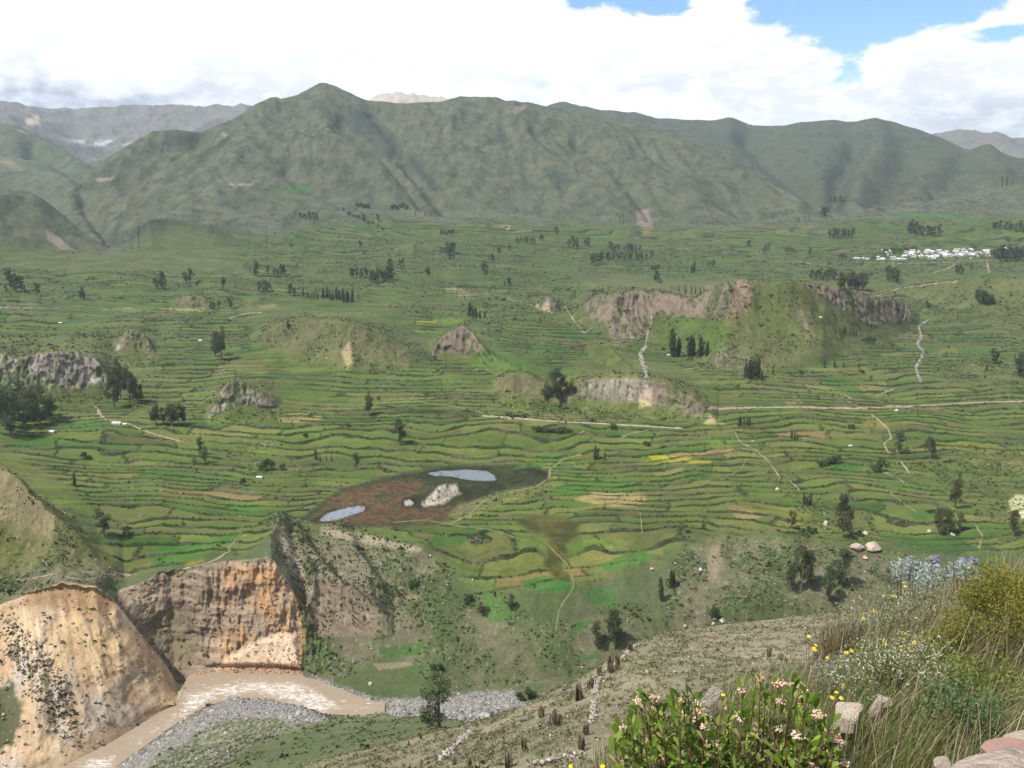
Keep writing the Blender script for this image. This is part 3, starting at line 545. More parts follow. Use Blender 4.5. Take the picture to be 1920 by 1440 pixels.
lay(farm * inpoly(PX, PY, [(48, 222), (70, 218), (75, 232), (50, 235)], 5), c3(.4, .33, .24))
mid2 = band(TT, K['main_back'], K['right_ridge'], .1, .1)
lay(mid2 * sstep(0, .5, TT - K['main_back']) * .6, mixc(c3(.085, .095, .055), c3(.07, .09, .042), nm_))
lay(inpoly(PX + n_mid * 10, PY + n_mid * 5, [(120, 262), (160, 264), (200, 262), (255, 268), (250, 275), (170, 272)], 3, K['main_back']) * sstep(.5, .62, ns * .5 + gul2 * .3 + .2) * .8, c3(.40, .40, .40))
# the scrub slope coming in from the left
lay(inpoly(PX + n_mid * 12, PY + n_sm * 8, [(-200, 850), (0, 872), (62, 930), (110, 975), (95, 1010), (40, 985), (0, 975), (-200, 960)], 8, K['notch'], K['v1']) * sstep(.34, .52, ns * .35 + nm_ * .25 + fine * .4) * .85, c3(.205, .160, .122))
lay(inpoly(PX + n_mid * 14, PY + n_sm * 8, [(-200, 1000), (0, 1000), (90, 1015), (135, 1050), (60, 1078), (-200, 1085)], 8, K['notch'], K['v1']) * sstep(.35, .6, ns * .5 + nm_ * .5) * .7, c3(.055, .066, .020))
# marsh
lay(marsh, mixc(c3(.034, .042, .014), c3(.016, .019, .008), sstep(.35, .65, nm_ * .6 + ns * .4)))
lay(marsh * sstep(.36, .50, nm_ * .5 + ns * .3 + nb * .2) * inpoly(PX + n_sm * 16 + n_mid * 20, PY + n_sm * 7 + n_mid * 5, [(570, 978), (612, 948), (650, 920), (715, 904), (775, 900), (800, 908), (775, 930), (760, 945), (800, 958), (870, 948), (885, 956), (825, 982), (740, 988), (640, 988)], 8) * .85, mixc(c3(.060, .034, .016), c3(.110, .066, .032), sstep(.3, .7, ns)))
m2 = inpoly(PX + n_sm * 8, PY + n_sm * 4, [(965, 975), (1000, 966), (1060, 970), (1088, 985), (1085, 1005), (1060, 1020), (1065, 1045), (1050, 1060), (1080, 1095), (1050, 1095), (1020, 1060), (1030, 1010), (990, 995)], 6, K['orange_top'], K['lake'])
lay(m2 * .92, mixc(c3(.034, .036, .014), c3(.085, .062, .028), sstep(.42, .68, nm_ * .6 + ns * .4)))
lay(inpoly(PX + n_sm * 6, PY + n_sm * 2, [(705, 760), (760, 765), (860, 768), (915, 776), (870, 780), (760, 776)], 4, K['v1'], K['v3']) * .8, c3(.035, .045, .018))
# individually recognisable fields and bare patches: outline, colour
FIELDS = [
 ([(272, 1035), (300, 1022), (360, 1014), (420, 1010), (415, 1028), (370, 1045), (330, 1058), (290, 1055), (275, 1045)], (.046, .115, .028)), ([(395, 1008), (440, 998), (458, 1003), (430, 1022), (400, 1025)], (.05, .12, .03)), ([(340, 1052), (380, 1047), (385, 1052), (350, 1062)], (.16, .16, .02)),
 ([(110, 795), (160, 785), (200, 783), (205, 800), (160, 808), (110, 806)], (.050, .12, .026)), ([(420, 948), (470, 943), (495, 955), (460, 968), (430, 960)], (.05, .12, .032)), ([(10, 832), (60, 820), (110, 822), (100, 835), (20, 842)], (.045, .105, .026)),
 ([(1075, 937), (1120, 920), (1210, 926), (1212, 942), (1180, 952), (1130, 948)], (.235, .175, .115)), ([(1362, 948), (1385, 948), (1435, 966), (1415, 975), (1380, 972)], (.20, .145, .10)), ([(520, 785), (600, 780), (608, 786), (560, 792), (525, 792)], (.24, .18, .12)), ([(540, 775), (580, 772), (580, 777), (540, 778)], (.22, .17, .11)),
 ([(1210, 852), (1260, 855), (1330, 863), (1335, 868), (1270, 870), (1225, 864)], (.24, .21, .02)), ([(1200, 860), (1250, 866), (1230, 874), (1200, 868)], (.12, .14, .025)), ([(780, 602), (820, 600), (815, 608), (780, 608)], (.24, .22, .025)), ([(822, 600), (865, 597), (880, 600), (830, 612)], (.14, .15, .03)),
 ([(1600, 722), (1660, 715), (1672, 725), (1625, 742)], (.15, .13, .06)), ([(1615, 788), (1665, 792), (1665, 806), (1620, 800)], (.15, .12, .06)), ([(1545, 700), (1600, 705), (1620, 745), (1580, 738), (1548, 718)], (.052, .10, .024)),
 ([(1035, 868), (1060, 862), (1110, 900), (1150, 915), (1110, 912), (1050, 895), (1030, 885)], (.050, .115, .026)), ([(1025, 915), (1100, 895), (1140, 905), (1170, 915), (1110, 920), (1060, 932), (1030, 930)], (.055, .115, .026)), ([(1120, 895), (1180, 905), (1210, 918), (1170, 920), (1130, 910)], (.056, .118, .026)),
 ([(1280, 875), (1335, 872), (1340, 885), (1310, 903), (1285, 895)], (.040, .092, .026)), ([(975, 1090), (1020, 1078), (1075, 1095), (1080, 1108), (1030, 1112), (985, 1105)], (.040, .11, .028)), ([(815, 1005), (870, 992), (920, 990), (910, 1005), (870, 1020), (825, 1028), (805, 1018)], (.042, .088, .028)),
 ([(1120, 1060), (1190, 1032), (1235, 1040), (1200, 1060), (1140, 1072)], (.046, .11, .030)), ([(1085, 1105), (1150, 1100), (1160, 1140), (1100, 1130)], (.048, .11, .028)), ([(1090, 1045), (1150, 1035), (1150, 1050), (1110, 1056)], (.15, .12, .05)), ([(1090, 1010), (1150, 1005), (1185, 1020), (1150, 1032), (1095, 1028)], (.10, .13, .04)),
 ([(1560, 870), (1600, 865), (1620, 880), (1590, 890), (1555, 884)], (.042, .105, .026)), ([(1700, 958), (1750, 955), (1755, 972), (1715, 975)], (.044, .10, .028)), ([(1640, 1010), (1800, 1005), (1830, 1030), (1790, 1042), (1700, 1030)], (.038, .075, .028)), ([(1745, 892), (1765, 888), (1775, 905), (1755, 905)], (.05, .11, .028)),
 ([(730, 1118), (790, 1114), (792, 1124), (740, 1130)], (.16, .14, .075)), ([(700, 1245), (770, 1240), (770, 1250), (710, 1256)], (.19, .16, .10)), ([(760, 1252), (800, 1240), (810, 1262), (780, 1270)], (.045, .10, .026)), ([(700, 1215), (790, 1205), (800, 1225), (720, 1235)], (.050, .10, .024)), ([(1075, 1235), (1125, 1225), (1130, 1255), (1080, 1258)], (.044, .105, .03)),
 ([(900, 1110), (960, 1120), (960, 1165), (915, 1165)], (.055, .105, .026)), ([(300, 579), (385, 577), (385, 584), (310, 585)], (.25, .20, .13)), ([(480, 573), (515, 570), (520, 575), (490, 578)], (.22, .16, .10)), ([(960, 880), (1010, 855), (1060, 835), (1100, 850), (1050, 860), (1010, 875)], (.05, .105, .024)),
 ([(1070, 1168), (1110, 1160), (1100, 1180), (1070, 1185)], (.05, .11, .025)), ([(1000, 755), (1060, 756), (1060, 772), (990, 768)], (.05, .08, .026)), ([(860, 545), (930, 550), (860, 556)], (.22, .17, .12)), ([(835, 540), (870, 540), (870, 545), (838, 545)], (.28, .22, .16)), ([(1470, 752), (1500, 750), (1502, 756), (1475, 757)], (.2, .15, .11)), ([(1640, 643), (1650, 642), (1655, 646), (1640, 647)], (.2, .16, .12)), ([(1760, 652), (1790, 650), (1800, 660), (1765, 664)], (.13, .12, .045)), ([(1805, 655), (1860, 652), (1860, 668), (1815, 666)], (.055, .10, .03)), ([(880, 668), (905, 655), (965, 668), (1000, 690), (1090, 690), (1060, 705), (960, 700), (890, 690)], (.065, .11, .026))]
for pts, colr in FIELDS: lay(inpoly(PX + n_sm * 2, PY + n_sm, pts, 2.2, K['orange_top'] - .7, K['v6']) * .92, np.float32(colr) * (.93 + .14 * fine[..., None]))
# scree and cliffs by the river
n_tn = fbm(sd_ / 24 + 4, ZZ / 200, 4) * .5 + .5; n_t2 = fbm(sd_ / 6, ZZ / 70, 4) * .5 + .5
n_bl = fbm(S / 30 + 9, ZZ / 22, 4) * .5 + .5
tc = mixc(c3(.40, .295, .185), c3(.35, .235, .135), sstep(.4, .65, n_tn * .6 + n_bl * .4)); tc = mixc(mixc(tc, c3(.34, .30, .25), sstep(.52, .66, n_bl) * .8), c3(.42, .30, .15), sstep(.55, .68, 1 - n_bl) * .6); tc = mixc(tc, c3(.47, .37, .25), sstep(.52, .70, n_t2)); tc = mixc(tc, c3(.20, .175, .145), sstep(.63, .75, 1 - n_t2 * .6 - .4 * ns) * .8)
tanz = band(TT, K['bank_far'], K['tan_crest'] + .6, .03, .3) * (PX < 352)
lay(tanz, tc)
grn = inpoly(PX + n_sm * 14, PY + n_sm * 10, [(0, 1290), (20, 1270), (42, 1330), (35, 1380), (0, 1410), (-120, 1420), (-120, 1250)], 6, K['bank_near'], K['notch']); lay(grn, mixc(c3(.055, .065, .025), c3(.10, .09, .05), nm_))
vs = inpoly(PX, PY, [(0, 1160), (30, 1165), (70, 1215), (130, 1290), (150, 1400), (100, 1380), (60, 1300), (20, 1240)], 18, K['bank_near'], K['notch']); lay(vs * sstep(.48, .6, n_t2 * .5 + ns * .5) * .85, c3(.085, .085, .045)); lay(vs * sstep(.5, .6, 1 - n_t2) * .6, c3(.40, .36, .31))
lay(alc * .6 * tanz, c3(.20, .125, .065)); lay(tanz * inpoly(PX, PY, [(110, 1092), (180, 1104), (216, 1130), (200, 1155), (170, 1160), (135, 1140), (60, 1135), (0, 1150), (0, 1140)], 7) * .75, c3(.26, .165, .085))
n_o = fbm(S / 14, ZZ / 30, 4) * .5 + .5; n_l = fbm(S / 70, ZZ / 3.6, 4) * .5 + .5
oc = mixc(c3(.20, .155, .105), c3(.29, .22, .155), sstep(.45, .62, n_l)); oc = mixc(oc, c3(.36, .215, .105), sstep(395, 470, PX + 120 * (n_o - .5)) * sstep(.38, .56, n_o * .6 + ns * .4) * sstep(1050, 1075, PY)); oc = mixc(oc, c3(.13, .10, .07), sstep(.5, .62, 1 - n_l) * sstep(430, 380, PX) if False else sstep(.52, .66, 1 - n_l) * (1 - sstep(380, 430, PX)) * .6)
oc = mixc(oc, c3(.16, .135, .075), inpoly(PX, PY, [(262, 1140), (350, 1150), (372, 1190), (362, 1255), (330, 1258), (290, 1205)], 12) * .7)
orz = np.maximum(band(TT, K['notch'] - .6, K['orange_top'] + .02, .1, .05), band(TT, K['bank_far'] + .1, K['orange_top'], .05, .05) * (PX > 345)) * (PX > 222) * (PX < 585 ) * (1 - sstep(-9, 9, PX + n_sm * 8 + n_mid * 6 - np.interp(PY, [1040, 1120, 1190, 1268], [524, 556, 574, 560])))
lay(orz, oc); lay(talus, mixc(c3(.60, .46, .32), c3(.48, .32, .20), sstep(1225, 1262, PY))); lay(inpoly(PX + n_sm * 4, PY + n_sm * 3, [(400, 1262), (470, 1245), (560, 1243), (562, 1268), (400, 1266)], 4, K['bank_near'], K['orange_top']) * .8, mixc(c3(.36, .19, .10), c3(.45, .32, .22), fine))
bl = sc2 * sstep(.42, .58, (fbm(S / 12, ZZ / 16, 4) * .5 + .5) * .5 + .5 * (1 - nm_) + .06)
lay(bl * .22, mixc(c3(.30, .25, .19), c3(.20, .165, .12), ns))
ov = inpoly(PX, PY, [(585, 1110), (605, 1085), (640, 1085), (690, 1130), (725, 1190), (600, 1192), (582, 1160)], 8, K['notch'], K['bench']); lay(ov * .8, mixc(c3(.19, .15, .115), c3(.26, .19, .12), nm_))
for q in ([(600, 988), (700, 1005), (790, 1028), (780, 1036), (690, 1020), (600, 1002)], [(520, 1000), (535, 1010), (590, 1110), (575, 1120), (540, 1060)]): lay(inpoly(PX + n_sm * 5, PY + n_sm * 3, q, 4, K['notch'], K['bench']) * .75, c3(.30, .25, .19))
lay(inpoly(PX + n_sm * 6, PY, [(1330, 1030), (1345, 1020), (1355, 1050), (1345, 1090), (1328, 1085)], 8, K['notch'], K['bench']) * .45, c3(.28, .20, .15))
lay(inpoly(PX + n_sm * 4, PY, [(790, 945), (825, 910), (855, 908), (862, 925), (830, 945), (795, 950)], 4, K['bench'], K['v1']) * sstep(.3, .6, fine + .15), c3(.38, .34, .27))
lay(inpoly(PX, PY, [(860, 945), (900, 935), (960, 918), (1050, 905), (1070, 890), (1040, 915), (950, 945), (880, 972), (840, 968)], 5, K['bench'], K['v1']) * .7, c3(.15, .15, .065))
lay(inpoly(PX + n_sm * 6, PY, [(1890, 940), (1905, 928), (1940, 930), (1940, 975), (1900, 970)], 3, K['bench'], K['v1']) * .9, c3(.40, .37, .33))
dotrock = .35 * sstep(.86, .95, perlin(XX / 2.6 + 50, YY / 2.6) * .5 + .5 + .15 * scrub) * band(TT, K['spurback'], K['v1'], .3, .3) * np.clip(scrub, .15, 1)
lay(dotrock * .7, c3(.36, .31, .26))

# ------------------------------------------------------------------ mesh of the ground
def mesh_np(name, verts, faces, mat=None, smooth=False, parent=None, mats=None, midx=None, nper=4):
    me = bpy.data.meshes.new(name); verts = np.asarray(verts, np.float32); faces = np.asarray(faces, np.int32)
    me.vertices.add(len(verts)); me.vertices.foreach_set('co', verts.ravel())
    n = faces.shape[1]
    me.loops.add(faces.size); me.loops.foreach_set('vertex_index', faces.ravel())
    me.polygons.add(len(faces)); me.polygons.foreach_set('loop_start', np.arange(0, faces.size, n, dtype=np.int32))
    try: me.polygons.foreach_set('loop_total', np.full(len(faces), n, np.int32))
    except Exception: pass
    if smooth: me.polygons.foreach_set('use_smooth', np.ones(len(faces), bool))
    for m in (mats or ([mat] if mat else [])): me.materials.append(m)
    if midx is not None: me.polygons.foreach_set('material_index', np.asarray(midx, np.int32))
    me.update(calc_edges=True)
    o = bpy.data.objects.new(name, me); scene.collection.objects.link(o)
    if parent: o.parent = parent
    return o
def tag(o, label=None, cat=None, group=None, kind=None):
    for k, v in (('label', label), ('category', cat), ('group', group), ('kind', kind)):
        if v: o[k] = v
    return o

def ground_material(name, amp=.35, bump=.5, scale=1.0):
    m = bpy.data.materials.new(name); m.use_nodes = True; t = NT(m.node_tree)
    b = t.N['Principled BSDF']; b.inputs['Roughness'].default_value = .92; b.inputs['Specular IOR Level'].default_value = .15
    at = t.n('ShaderNodeAttribute', attribute_name='Col')
    co = t.n('ShaderNodeTexCoord').outputs['Object']
    n1 = t.noise(co, .55 * scale, 6, .65); n2 = t.noise(co, .09 * scale, 4, .6)
    f = t.math('ADD', t.math('MULTIPLY', t.maprange(n1, .3, .7), amp * 1.3), t.math('MULTIPLY', t.maprange(n2, .3, .7), amp * .7))
    f = t.math('ADD', f, 1 - amp)
    # terrace edges: a dark bushy riser with stony stretches, following the contour coordinate of the slope
    u = t.n('ShaderNodeAttribute', attribute_name='U').outputs['Fac']; te = t.n('ShaderNodeAttribute', attribute_name='terr').outputs['Fac']; fa = t.n('ShaderNodeAttribute', attribute_name='far').outputs['Fac']
    n3 = t.noise(co, .13, 3, .6); n4 = t.noise(co, .035, 3, .55)
    uu = t.math('ADD', u, t.math('MULTIPLY', t.math('SUBTRACT', n3, .5), .22)); fr_ = t.math('FRACT', uu)
    wd = t.math('MULTIPLY', t.maprange(fa, .2, .8, .16, .34), t.maprange(n4, .35, .65, .55, 1.35))
    ln = t.maprange(t.math('DIVIDE', fr_, wd), .75, 1.1, 1, 0)
    ln = t.math('MULTIPLY', t.math('MULTIPLY', ln, te), t.maprange(n3, .30, .42, .35, 1))
    hc = t.mix(t.maprange(n4, .50, .62), (.022, .032, .011), (.085, .075, .045))
    sub = t.math('FRACT', t.math('MULTIPLY', uu, 2.0)); ln2 = t.math('MULTIPLY', t.maprange(sub, .0, .16, 1, 0), t.math('MULTIPLY', te, t.maprange(n4, .46, .54, 0, .8)))
    base_c = t.mix(ln2, at.outputs['Color'], (.035, .048, .018)); base_c = t.mix(t.math('MULTIPLY', ln, .92), base_c, hc)
    n5 = t.noise(co, .018, 5, .65); fbig = t.maprange(n5, .35, .65, .84, 1.16)
    sc0 = t.n('ShaderNodeVectorMath', operation='SCALE'); t.L.new(base_c, sc0.inputs[0]); t.L.new(fbig, sc0.inputs['Scale'])
    sc = t.n('ShaderNodeVectorMath', operation='SCALE'); t.L.new(sc0.outputs[0], sc.inputs[0]); t.L.new(f, sc.inputs['Scale'])
    t.L.new(sc.outputs[0], b.inputs['Base Color'])
    bp = t.n('ShaderNodeBump', ins={'Strength': bump, 'Distance': 1.2 / scale}); t.L.new(n1, bp.inputs['Height']); t.L.new(bp.outputs[0], b.inputs['Normal'])
    return m
M_ground = ground_material('ground_soil')
def build_ground(name, a, b, kind='structure'):
    n = b - a
    v = np.stack([XX[a:b], YY[a:b], ZD[a:b] + CAMZ], -1).reshape(-1, 3)
    i = np.arange(n - 1)[:, None] * NC + np.arange(NC)[None]; j = np.arange(n - 1)[:, None] * NC + (np.arange(NC) + 1)[None] % NC
    f = np.stack([i, j, j + NC, i + NC], -1).reshape(-1, 4)
    o = mesh_np(name, v, f, M_ground, True)
    at = o.data.color_attributes.new('Col', 'FLOAT_COLOR', 'POINT')
    at.data.foreach_set('color', np.concatenate([C[a:b].reshape(-1, 3), np.ones((n * NC, 1), np.float32)], 1).ravel().astype(np.float32))
    for nm_a, A in (('U', U), ('terr', terr * gate), ('far', np.clip(YY / 2500, 0, 1))):
        q = o.data.attributes.new(nm_a, 'FLOAT', 'POINT'); q.data.foreach_set('value', A[a:b].ravel().astype(np.float32))
    o['kind'] = kind
    return o
vg = valley * (1 - ROCK) * (1 - marsh); lay(vg * sstep(.48, .66, nm_ * .45 + nb * .25 + ns * .3) * .38, c3(.105, .090, .052)); C[..., 0] *= 1 - .03 * vg; C[..., 1] *= 1 + .04 * vg; C[..., 2] *= 1 - .40 * vg; fv_ = vg * sstep(900, 1500, YY); C[..., 0] *= 1 - .20 * fv_; C[..., 1] *= 1 - .13 * fv_; C *= (1 - .10 * slope_m * (1 - mid2) - .26 * mid2 * (PX > 900))[..., None]; mm_ = np.clip(slope_m + mid2, 0, 1); C[..., 0] *= 1 + .02 * mm_; C[..., 1] *= 1 + .04 * mm_; C[..., 2] *= 1 + .14 * mm_  # colour balance by zone; right ridge albedo darkened to stand for cloud shade
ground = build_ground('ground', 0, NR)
# water surfaces
def plane_pts(pts, z):
    out = []
    for x, y in pts:
        X, Y, Z = pix_dir(x, y); k = z / Z; out.append((X * k, Y * k))
    return np.array(out)
def smooth_loop(P, n=8):
    P = np.asarray(P, float); out = []
    N = len(P)
    for i in range(N):
        a, b, c, d = P[i - 1], P[i], P[(i + 1) % N], P[(i + 2) % N]
        for k in range(n):
            t = k / n; out.append(.5 * ((2 * b) + (-a + c) * t + (2 * a - 5 * b + 4 * c - d) * t * t + (-a + 3 * b - 3 * c + d) * t ** 3))
    return np.array(out)
def simple_mat(name, col, rough=.9, spec=.2, noise_scale=None, amp=.3, bump=0, metallic=0, vary=None):
    m = bpy.data.materials.new(name); m.use_nodes = True; t = NT(m.node_tree); b = t.N['Principled BSDF']
    b.inputs['Roughness'].default_value = rough; b.inputs['Specular IOR Level'].default_value = spec; b.inputs['Metallic'].default_value = metallic
    b.inputs['Base Color'].default_value = (*col, 1)
    if noise_scale:
        co = t.n('ShaderNodeTexCoord').outputs['Object']; n = t.noise(co, noise_scale, 5, .6)
        c2 = vary or tuple(v * (1 - amp) for v in col)
        t.L.new(t.mix(t.maprange(n, .35, .65), col, c2), b.inputs['Base Color'])
        if bump:
            bp = t.n('ShaderNodeBump', ins={'Strength': bump, 'Distance': .5 / noise_scale}); t.L.new(n, bp.inputs['Height']); t.L.new(bp.outputs[0], b.inputs['Normal'])
    return m
# --- muddy river
def river():
    cols = [c for c in range(NC) if R(-62) < AZ[c] and AZ[c] < px_az_tan(722, 1333)[0]]
    kn, kb = gi('bank_near'), gi('bank_far'); n = 26
    r0 = RR0n = GR[kn, cols] - 2.5; r1 = GR[kb, cols] + 2.5
    f = np.linspace(0, 1, n)[:, None]; r = r0 * (1 - f) + r1 * f; az = AZ[cols][None] + 0 * r
    X, Y = r * np.sin(az), r * np.cos(az); Z = np.full(X.shape, CAMZ - 319.95)
    px, py = proj(X, Y, Z - CAMZ)
    foam = np.zeros(X.shape)
    for pts, a_ in (([(335, 1345), (350, 1300), (420, 1282), (470, 1276), (560, 1280), (600, 1300), (640, 1325), (600, 1342), (540, 1312), (470, 1300), (400, 1310), (350, 1345)], .55), ([(150, 1430), (215, 1415), (215, 1440), (150, 1450)], .5), ([(600, 1310), (700, 1325), (690, 1336), (610, 1330)], .25), ([(240, 1390), (335, 1330), (340, 1350), (260, 1400)], .3)):
        pa = np.array(pts, float)
        for i in range(X.shape[0]):
            pass
        foam = np.maximum(foam, a_ * inpoly_small(px, py, pts, 14))
    Z = Z + (fbm(X / 5, Y / 5, 3) * .28 * (.3 + foam))
    v = np.stack([X, Y, Z], -1).reshape(-1, 3); m = len(cols)
    i = (np.arange(n - 1)[:, None] * m + np.arange(m - 1)[None]).ravel()
    mt_ = bpy.data.materials.new('muddy_water'); mt_.use_nodes = True; t = NT(mt_.node_tree); b = t.N['Principled BSDF']
    at = t.n('ShaderNodeAttribute', attribute_name='foam'); co = t.n('ShaderNodeTexCoord').outputs['Object']
    mp = t.n('ShaderNodeMapping', ins={'Scale': (.16, .45, 1), 'Rotation': (0, 0, R(-20))}); t.L.new(co, mp.inputs[0])
    n1 = t.noise(mp.outputs[0], 1.0, 8, .68, 1.2); n2 = t.noise(mp.outputs[0], 3.3, 5, .6, .5)
    nn = t.math('ADD', t.math('MULTIPLY', n1, .65), t.math('MULTIPLY', n2, .35))
    f = t.maprange(t.math('ADD', nn, t.math('MULTIPLY', at.outputs['Fac'], .26)), .56, .72, 0, 1, True)
    t.L.new(t.mix(f, t.mix(t.maprange(n1, .3, .7), (.315, .245, .17), (.25, .19, .13)), (.60, .555, .50)), b.inputs['Base Color'])
    t.L.new(t.maprange(f, 0, 1, .28, .8), b.inputs['Roughness']); b.inputs['Specular IOR Level'].default_value = .35
    bp = t.n('ShaderNodeBump', ins={'Strength': .5, 'Distance': 1.0}); t.L.new(nn, bp.inputs['Height']); t.L.new(bp.outputs[0], b.inputs['Normal'])
    o = mesh_np('river', v, np.stack([i, i + 1, i + m + 1, i + m], -1), mt_, True)
    at = o.data.attributes.new('foam', 'FLOAT', 'POINT'); at.data.foreach_set('value', foam.ravel().astype(np.float32))
    o['kind'] = 'structure'
def inpoly_small(px, py, pts, feather):
    pts = np.array(pts, float); X = px.ravel(); Y = py.ravel(); ins = np.zeros(X.shape, bool); dmin = np.full(X.shape, 1e9)
    for (ax, ay), (bx, by) in zip(pts, np.roll(pts, -1, 0)):
        c = ((ay > Y) != (by > Y)) & (X < (bx - ax) * (Y - ay) / (by - ay + 1e-12) + ax); ins ^= c
        t = np.clip(((X - ax) * (bx - ax) + (Y - ay) * (by - ay)) / ((bx - ax) ** 2 + (by - ay) ** 2 + 1e-9), 0, 1)
        dmin = np.minimum(dmin, np.hypot(X - ax - t * (bx - ax), Y - ay - t * (by - ay)))
    return sstep(-feather, feather, np.where(ins, dmin, -dmin)).reshape(px.shape)
river()
# --- ponds in the marsh
def pond_mat(name, col, rough):
    m = bpy.data.materials.new(name); m.use_nodes = True; t = NT(m.node_tree); b = t.N['Principled BSDF']
    b.inputs['Base Color'].default_value = (*col, 1); b.inputs['Roughness'].default_value = rough; b.inputs['Specular IOR Level'].default_value = .6
    co = t.n('ShaderNodeTexCoord').outputs['Object']; n = t.noise(co, .8, 4, .6)
    bp = t.n('ShaderNodeBump', ins={'Strength': .06, 'Distance': .3}); t.L.new(n, bp.inputs['Height']); t.L.new(bp.outputs[0], b.inputs['Normal'])
    return m
for nm, pts in pond_polys.items():
    zc = hit(np.mean([p[0] for p in pts]), np.mean([p[1] for p in pts]))[2] + .55
    P = smooth_loop(plane_pts(pts, zc - CAMZ)); c = P.mean(0); P = c + (P - c) * 1.04
    v = [(c[0], c[1], zc)] + [(x, y, zc) for x, y in P]; n = len(P)
    o = mesh_np('pond', v, [(0, 1 + i, 1 + (i + 1) % n) for i in range(n)], pond_mat(nm + '_water', {'pond': (.045, .065, .085), 'reed_pool': (.10, .12, .14), 'pool': (.22, .20, .18)}[nm], .12))
    o['kind'] = 'structure'

# --- roads, tracks and streams laid over the ground as narrow strips
def resample(P, step):
    P = np.asarray(P, float); seg = np.hypot(*np.diff(P, axis=0).T); cum = np.r_[0, np.cumsum(seg)]
    s = np.linspace(0, cum[-1], max(2, int(cum[-1] / step) + 1)); return np.stack([np.interp(s, cum, P[:, k]) for k in range(P.shape[1])], -1)
def strip(name, pts, width, mat, lift=.35, tmin=0, wob=.3):
    width *= .72
    W = np.array([hit(x, y, tmin)[:2] for x, y in resample(pts, 3.0)])
    W = resample(W, max(2.5, width * .7))
    if len(W) > 6: W[1:-1] = (W[:-2] + W[1:-1] * 2 + W[2:]) / 4
    W = W + np.stack([perlin(W[:, 0] / 14, W[:, 1] / 14), perlin(W[:, 1] / 14 + 9, W[:, 0] / 14)], -1) * width * wob
    d = np.gradient(W, axis=0); d /= np.hypot(d[:, 0], d[:, 1])[:, None] + 1e-9; nrm = np.stack([-d[:, 1], d[:, 0]], -1)
    wv = width * .5 * (1 + .35 * perlin(W[:, 0] / 7, W[:, 1] / 7))
    v = []
    for k, off in enumerate((-1, -.5, 0, .5, 1)):
        Q = W + nrm * (wv * off)[:, None]
        v.append([(x, y, ground_z(x, y) + (lift if abs(off) < 1 else lift * .3)) for x, y in Q])
    v = np.array(v).transpose(1, 0, 2).reshape(-1, 3); n = len(W)
    brk = .55 if name in ('road', 'path') else .22
    f = [(i * 5 + k, i * 5 + k + 1, i * 5 + k + 6, i * 5 + k + 5) for i in range(n - 1) for k in range(4) if perlin(W[i, 0] / 9, W[i, 1] / 9 + k * .6) < brk]
    o = mesh_np(name, v, f, mat, True); o['kind'] = 'structure'; return o
M_road = simple_mat('pale_road', (.34, .29, .22), noise_scale=.2, vary=(.20, .175, .125))
M_track = simple_mat('dirt_track', (.30, .24, .165), noise_scale=.3, vary=(.19, .155, .10))
M_grasstrack = simple_mat('grassy_track', (.18, .17, .085), noise_scale=.3, vary=(.12, .13, .055))
M_stream = simple_mat('stream_bed', (.30, .28, .24), noise_scale=.4, vary=(.14, .13, .11))
TB = 600
strip('road', [(905, 780), (950, 783), (1000, 788), (1060, 792), (1130, 795), (1200, 799), (1280, 804)], 4.5, M_road, .8, TB)
strip('road', [(1325, 767), (1400, 765), (1500, 764), (1600, 766), (1660, 764), (1750, 760), (1830, 755), (1935, 752)], 5, M_track, .8, TB)
for pts, w_ in [([(1585, 742), (1605, 752), (1622, 768), (1650, 790), (1666, 805), (1672, 822), (1657, 832), (1665, 848), (1690, 866), (1706, 888)], 3), ([(180, 762), (188, 778), (205, 790), (235, 792), (262, 803), (290, 815), (345, 829)], 5), ([(0, 577), (60, 578), (110, 579)], 6), ([(190, 581), (250, 577)], 6), ([(430, 597), (460, 588), (492, 586)], 7),
                ([(1640, 556), (1690, 541), (1740, 533), (1795, 528)], 6), ([(1750, 512), (1778, 503), (1792, 495)], 8), ([(1850, 492), (1853, 502), (1856, 512)], 7), ([(1640, 744), (1662, 734), (1680, 728)], 5), ([(276, 672), (286, 664), (292, 656)], 3), ([(935, 425), (958, 422), (950, 432)], 9), ([(960, 436), (998, 432)], 7), ([(1470, 1165 - 100), (1478, 1050)], 1.2), ([(1060, 575), (1075, 600), (1095, 625), (1110, 615)], 4), ([(950, 560), (985, 570), (1010, 575)], 5),
                ([(1465, 493), (1500, 490), (1520, 495)], 7), ([(1600, 492), (1700, 494), (1780, 492), (1880, 488)], 7), ([(1085, 815), (1095, 808)], 3), ([(1165, 820), (1190, 812), (1215, 808)], 3.5), ([(1470, 890), (1500, 920)], 2)]:
    strip('track', pts, w_, M_track, .6, TB)
for pts, w_ in [([(460, 1003), (440, 1012), (428, 1035), (400, 1052), (350, 1066), (300, 1075)], 2.6), ([(258, 1079), (215, 1075), (175, 1086), (140, 1086), (105, 1076), (60, 1085), (25, 1088)], 2.2), ([(1330, 900), (1318, 905)], 2)]: strip('track', pts, w_, M_track, .25, 560)
